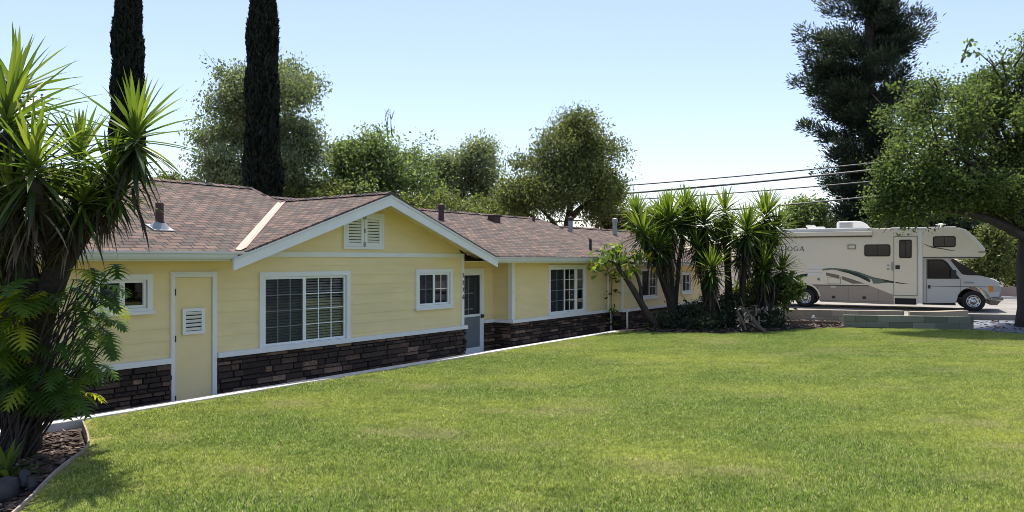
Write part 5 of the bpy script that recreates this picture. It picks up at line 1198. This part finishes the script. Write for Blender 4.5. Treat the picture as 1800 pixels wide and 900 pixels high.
# ------------------------------------------------------------------ bark chips and litter
def chips(name, label, poly, n, z, size, seed, m, zj=.03):
    rg = random.Random(seed); xs = [p[0] for p in poly]; ys = [p[1] for p in poly]; mb = MB(); k = 0
    P = np.random.default_rng(seed); X = P.uniform(min(xs), max(xs), n * 5); Y_ = P.uniform(min(ys), max(ys), n * 5); ok = inside(X, Y_, poly); X, Y_ = X[ok][:n], Y_[ok][:n]
    for x, y in zip(X, Y_):
        a = rg.uniform(0, 6.28); l = size * rg.uniform(.5, 1.6); d = Vector((math.cos(a), math.sin(a), rg.uniform(-.45, .45))).normalized(); s = Vector((-math.sin(a), math.cos(a), rg.uniform(-.4, .4))).normalized()
        mb.obox((x, y, z + rg.uniform(0, zj)), d * l * .5, s * l * rg.uniform(.12, .3), d.cross(s).normalized() * .005, 0, rg.random())
    o = mb.build(name, m, fixn=False); return tag(o, label, name.replace('_', ' '), None, 'stuff')
bed_near = [(-5.3, 9.0), (-4.66, 8.05), (-4.49, 7.7), (-4.40, 7.25), (-4.27, 6.75), (-3.98, 5.94), (-3.5, 4.0), (-6.2, 4.0), (-7.0, 7.5), (-6.4, 8.4)]
chips('bark_mulch', 'rough brown bark mulch covering the left bed', bed_near, 3800, -.085, .075, 1, M['chips'])
yb_front = [(3.1, 20.45)] + [(x, y + .04) for x, y in lawn_front[1:9]] + [(11, 22.0), (9.9, 24), (7.6, 24.2), (4.8, 22.0)]
chips('leaf_litter', 'dry leaf litter and small stones under the clump', yb_front, 2600, .02, .09, 2, M['chips'], .04)
chips('fallen_leaves', 'scattered dry leaves on the shaded paving', [(13.4, 21.3), (14, 20.3), (18, 19.4), (19, 22.5), (15.2, 24.2), (13.3, 23)], 260, .025, .09, 3, M['chips'], .01)
# stones
def stone(label, p, r, seed, col):
    bm = bmesh.new(); bmesh.ops.create_icosphere(bm, subdivisions=3, radius=1)
    for v in bm.verts:
        n = mnoise.noise(v.co * 1.3 + Vector((seed, 0, 0))) * .28 + mnoise.noise(v.co * 4 + Vector((seed, 3, 0))) * .07; v.co = Vector((v.co.x * r[0], v.co.y * r[1], v.co.z * r[2])) * (1 + n)
    me = bpy.data.meshes.new('boulder'); bm.to_mesh(me); bm.free(); me.polygons.foreach_set('use_smooth', [True] * len(me.polygons))
    me.materials.append(col); o = bpy.data.objects.new('boulder', me); COL.objects.link(o); o.location = p; return tag(o, label, 'boulder')
M['rock'] = mat('grey boulder', (.045, .043, .040), .9, .4, 7, .6, 20)
q = at(2, 856, 6.45); stone('rounded grey boulder in shade at the bottom left corner', (q.x, q.y, -.02), (.14, .17, .12), 3, M['rock'])
# garden spotlights
def spot(label, p, aim, group='garden spotlights in the mulch'):
    s = empty('garden_spotlight', p); tag(s, label, 'spotlight', group); a = Vector(aim).normalized(); qt = a.to_track_quat('Z', 'Y').to_matrix()
    b = MB(); b.tube([(0, 0, -.1), (0, 0, .09)], .01, 6); b.build('stake', M['dark'], s)
    b = MB(); b.lathe([(.001, -.07), (.028, -.068), (.04, -.03), (.045, .06), (.05, .075), (.042, .07), (.001, .06)], k=16); b.v = [tuple(qt @ Vector(v) + Vector((0, 0, .12))) for v in b.v]; b.build('lamp_head', M['dark'], s)
    b = MB(); b.lathe([(.041, .0715), (.001, .0716)], k=16); b.v = [tuple(qt @ Vector(v) + Vector((0, 0, .12))) for v in b.v]; b.build('lens', M['rv_glass'], s)
q = at(42, 850, 6.6); spot('black garden spotlight with a bright rim, nearer the boulder', (q.x, q.y, -.085), (-.2, .5, .7))
q = at(57, 866, 6.5); spot('black garden spotlight upright on its stake, nearer the lawn edging', (q.x, q.y, -.085), (-.1, .2, 1))
b = MB(); pl = Vector((9.05, 22.2, 0)); b.tube([(0, 0, -.1), (0, 0, .22)], .012, 6); b.lathe([(.02, .22), (.06, .24), (.065, .26), (.03, .33), (.001, .34)], k=12)
tag(b.build('path_light', M['lead'], loc=pl), 'small metal path light standing in front of the tan block wall', 'path light')
# overhead cables
def cable(label, p, q, r, sag):
    b = MB(); n = 28; p, q = Vector(p), Vector(q); b.tube([p.lerp(q, i / n) - Vector((0, 0, 4 * sag * (i / n) * (1 - i / n))) for i in range(n + 1)], r, 6)
    return tag(b.build('power_line', M['cable'], fixn=False), label, 'power line', 'overhead power lines')
M['cable'] = mat('dark cable', (.05, .05, .052), .6)
def run(label, a, b, d0, d1, r, sag=.25):
    # points a, b seen at depths d0, d1 on one straight run, carried on to both sides
    p, q = at(*a, d0), at(*b, d1); e = (q - p); cable(label, p - e * .45, q + e * .55, r, sag)
run('topmost of the four overhead power lines', (1085, 322), (1560, 277), 44, 38, .036)
run('thickest power line, second from the top', (1085, 336), (1540, 291), 44, 38, .052)
run('third power line from the top', (1085, 347), (1520, 313), 43, 37, .032)
run('lowest power line, just above the motorhome roof vents', (1085, 378), (1515, 340), 42, 36, .038)
bpy.context.view_layer.update()
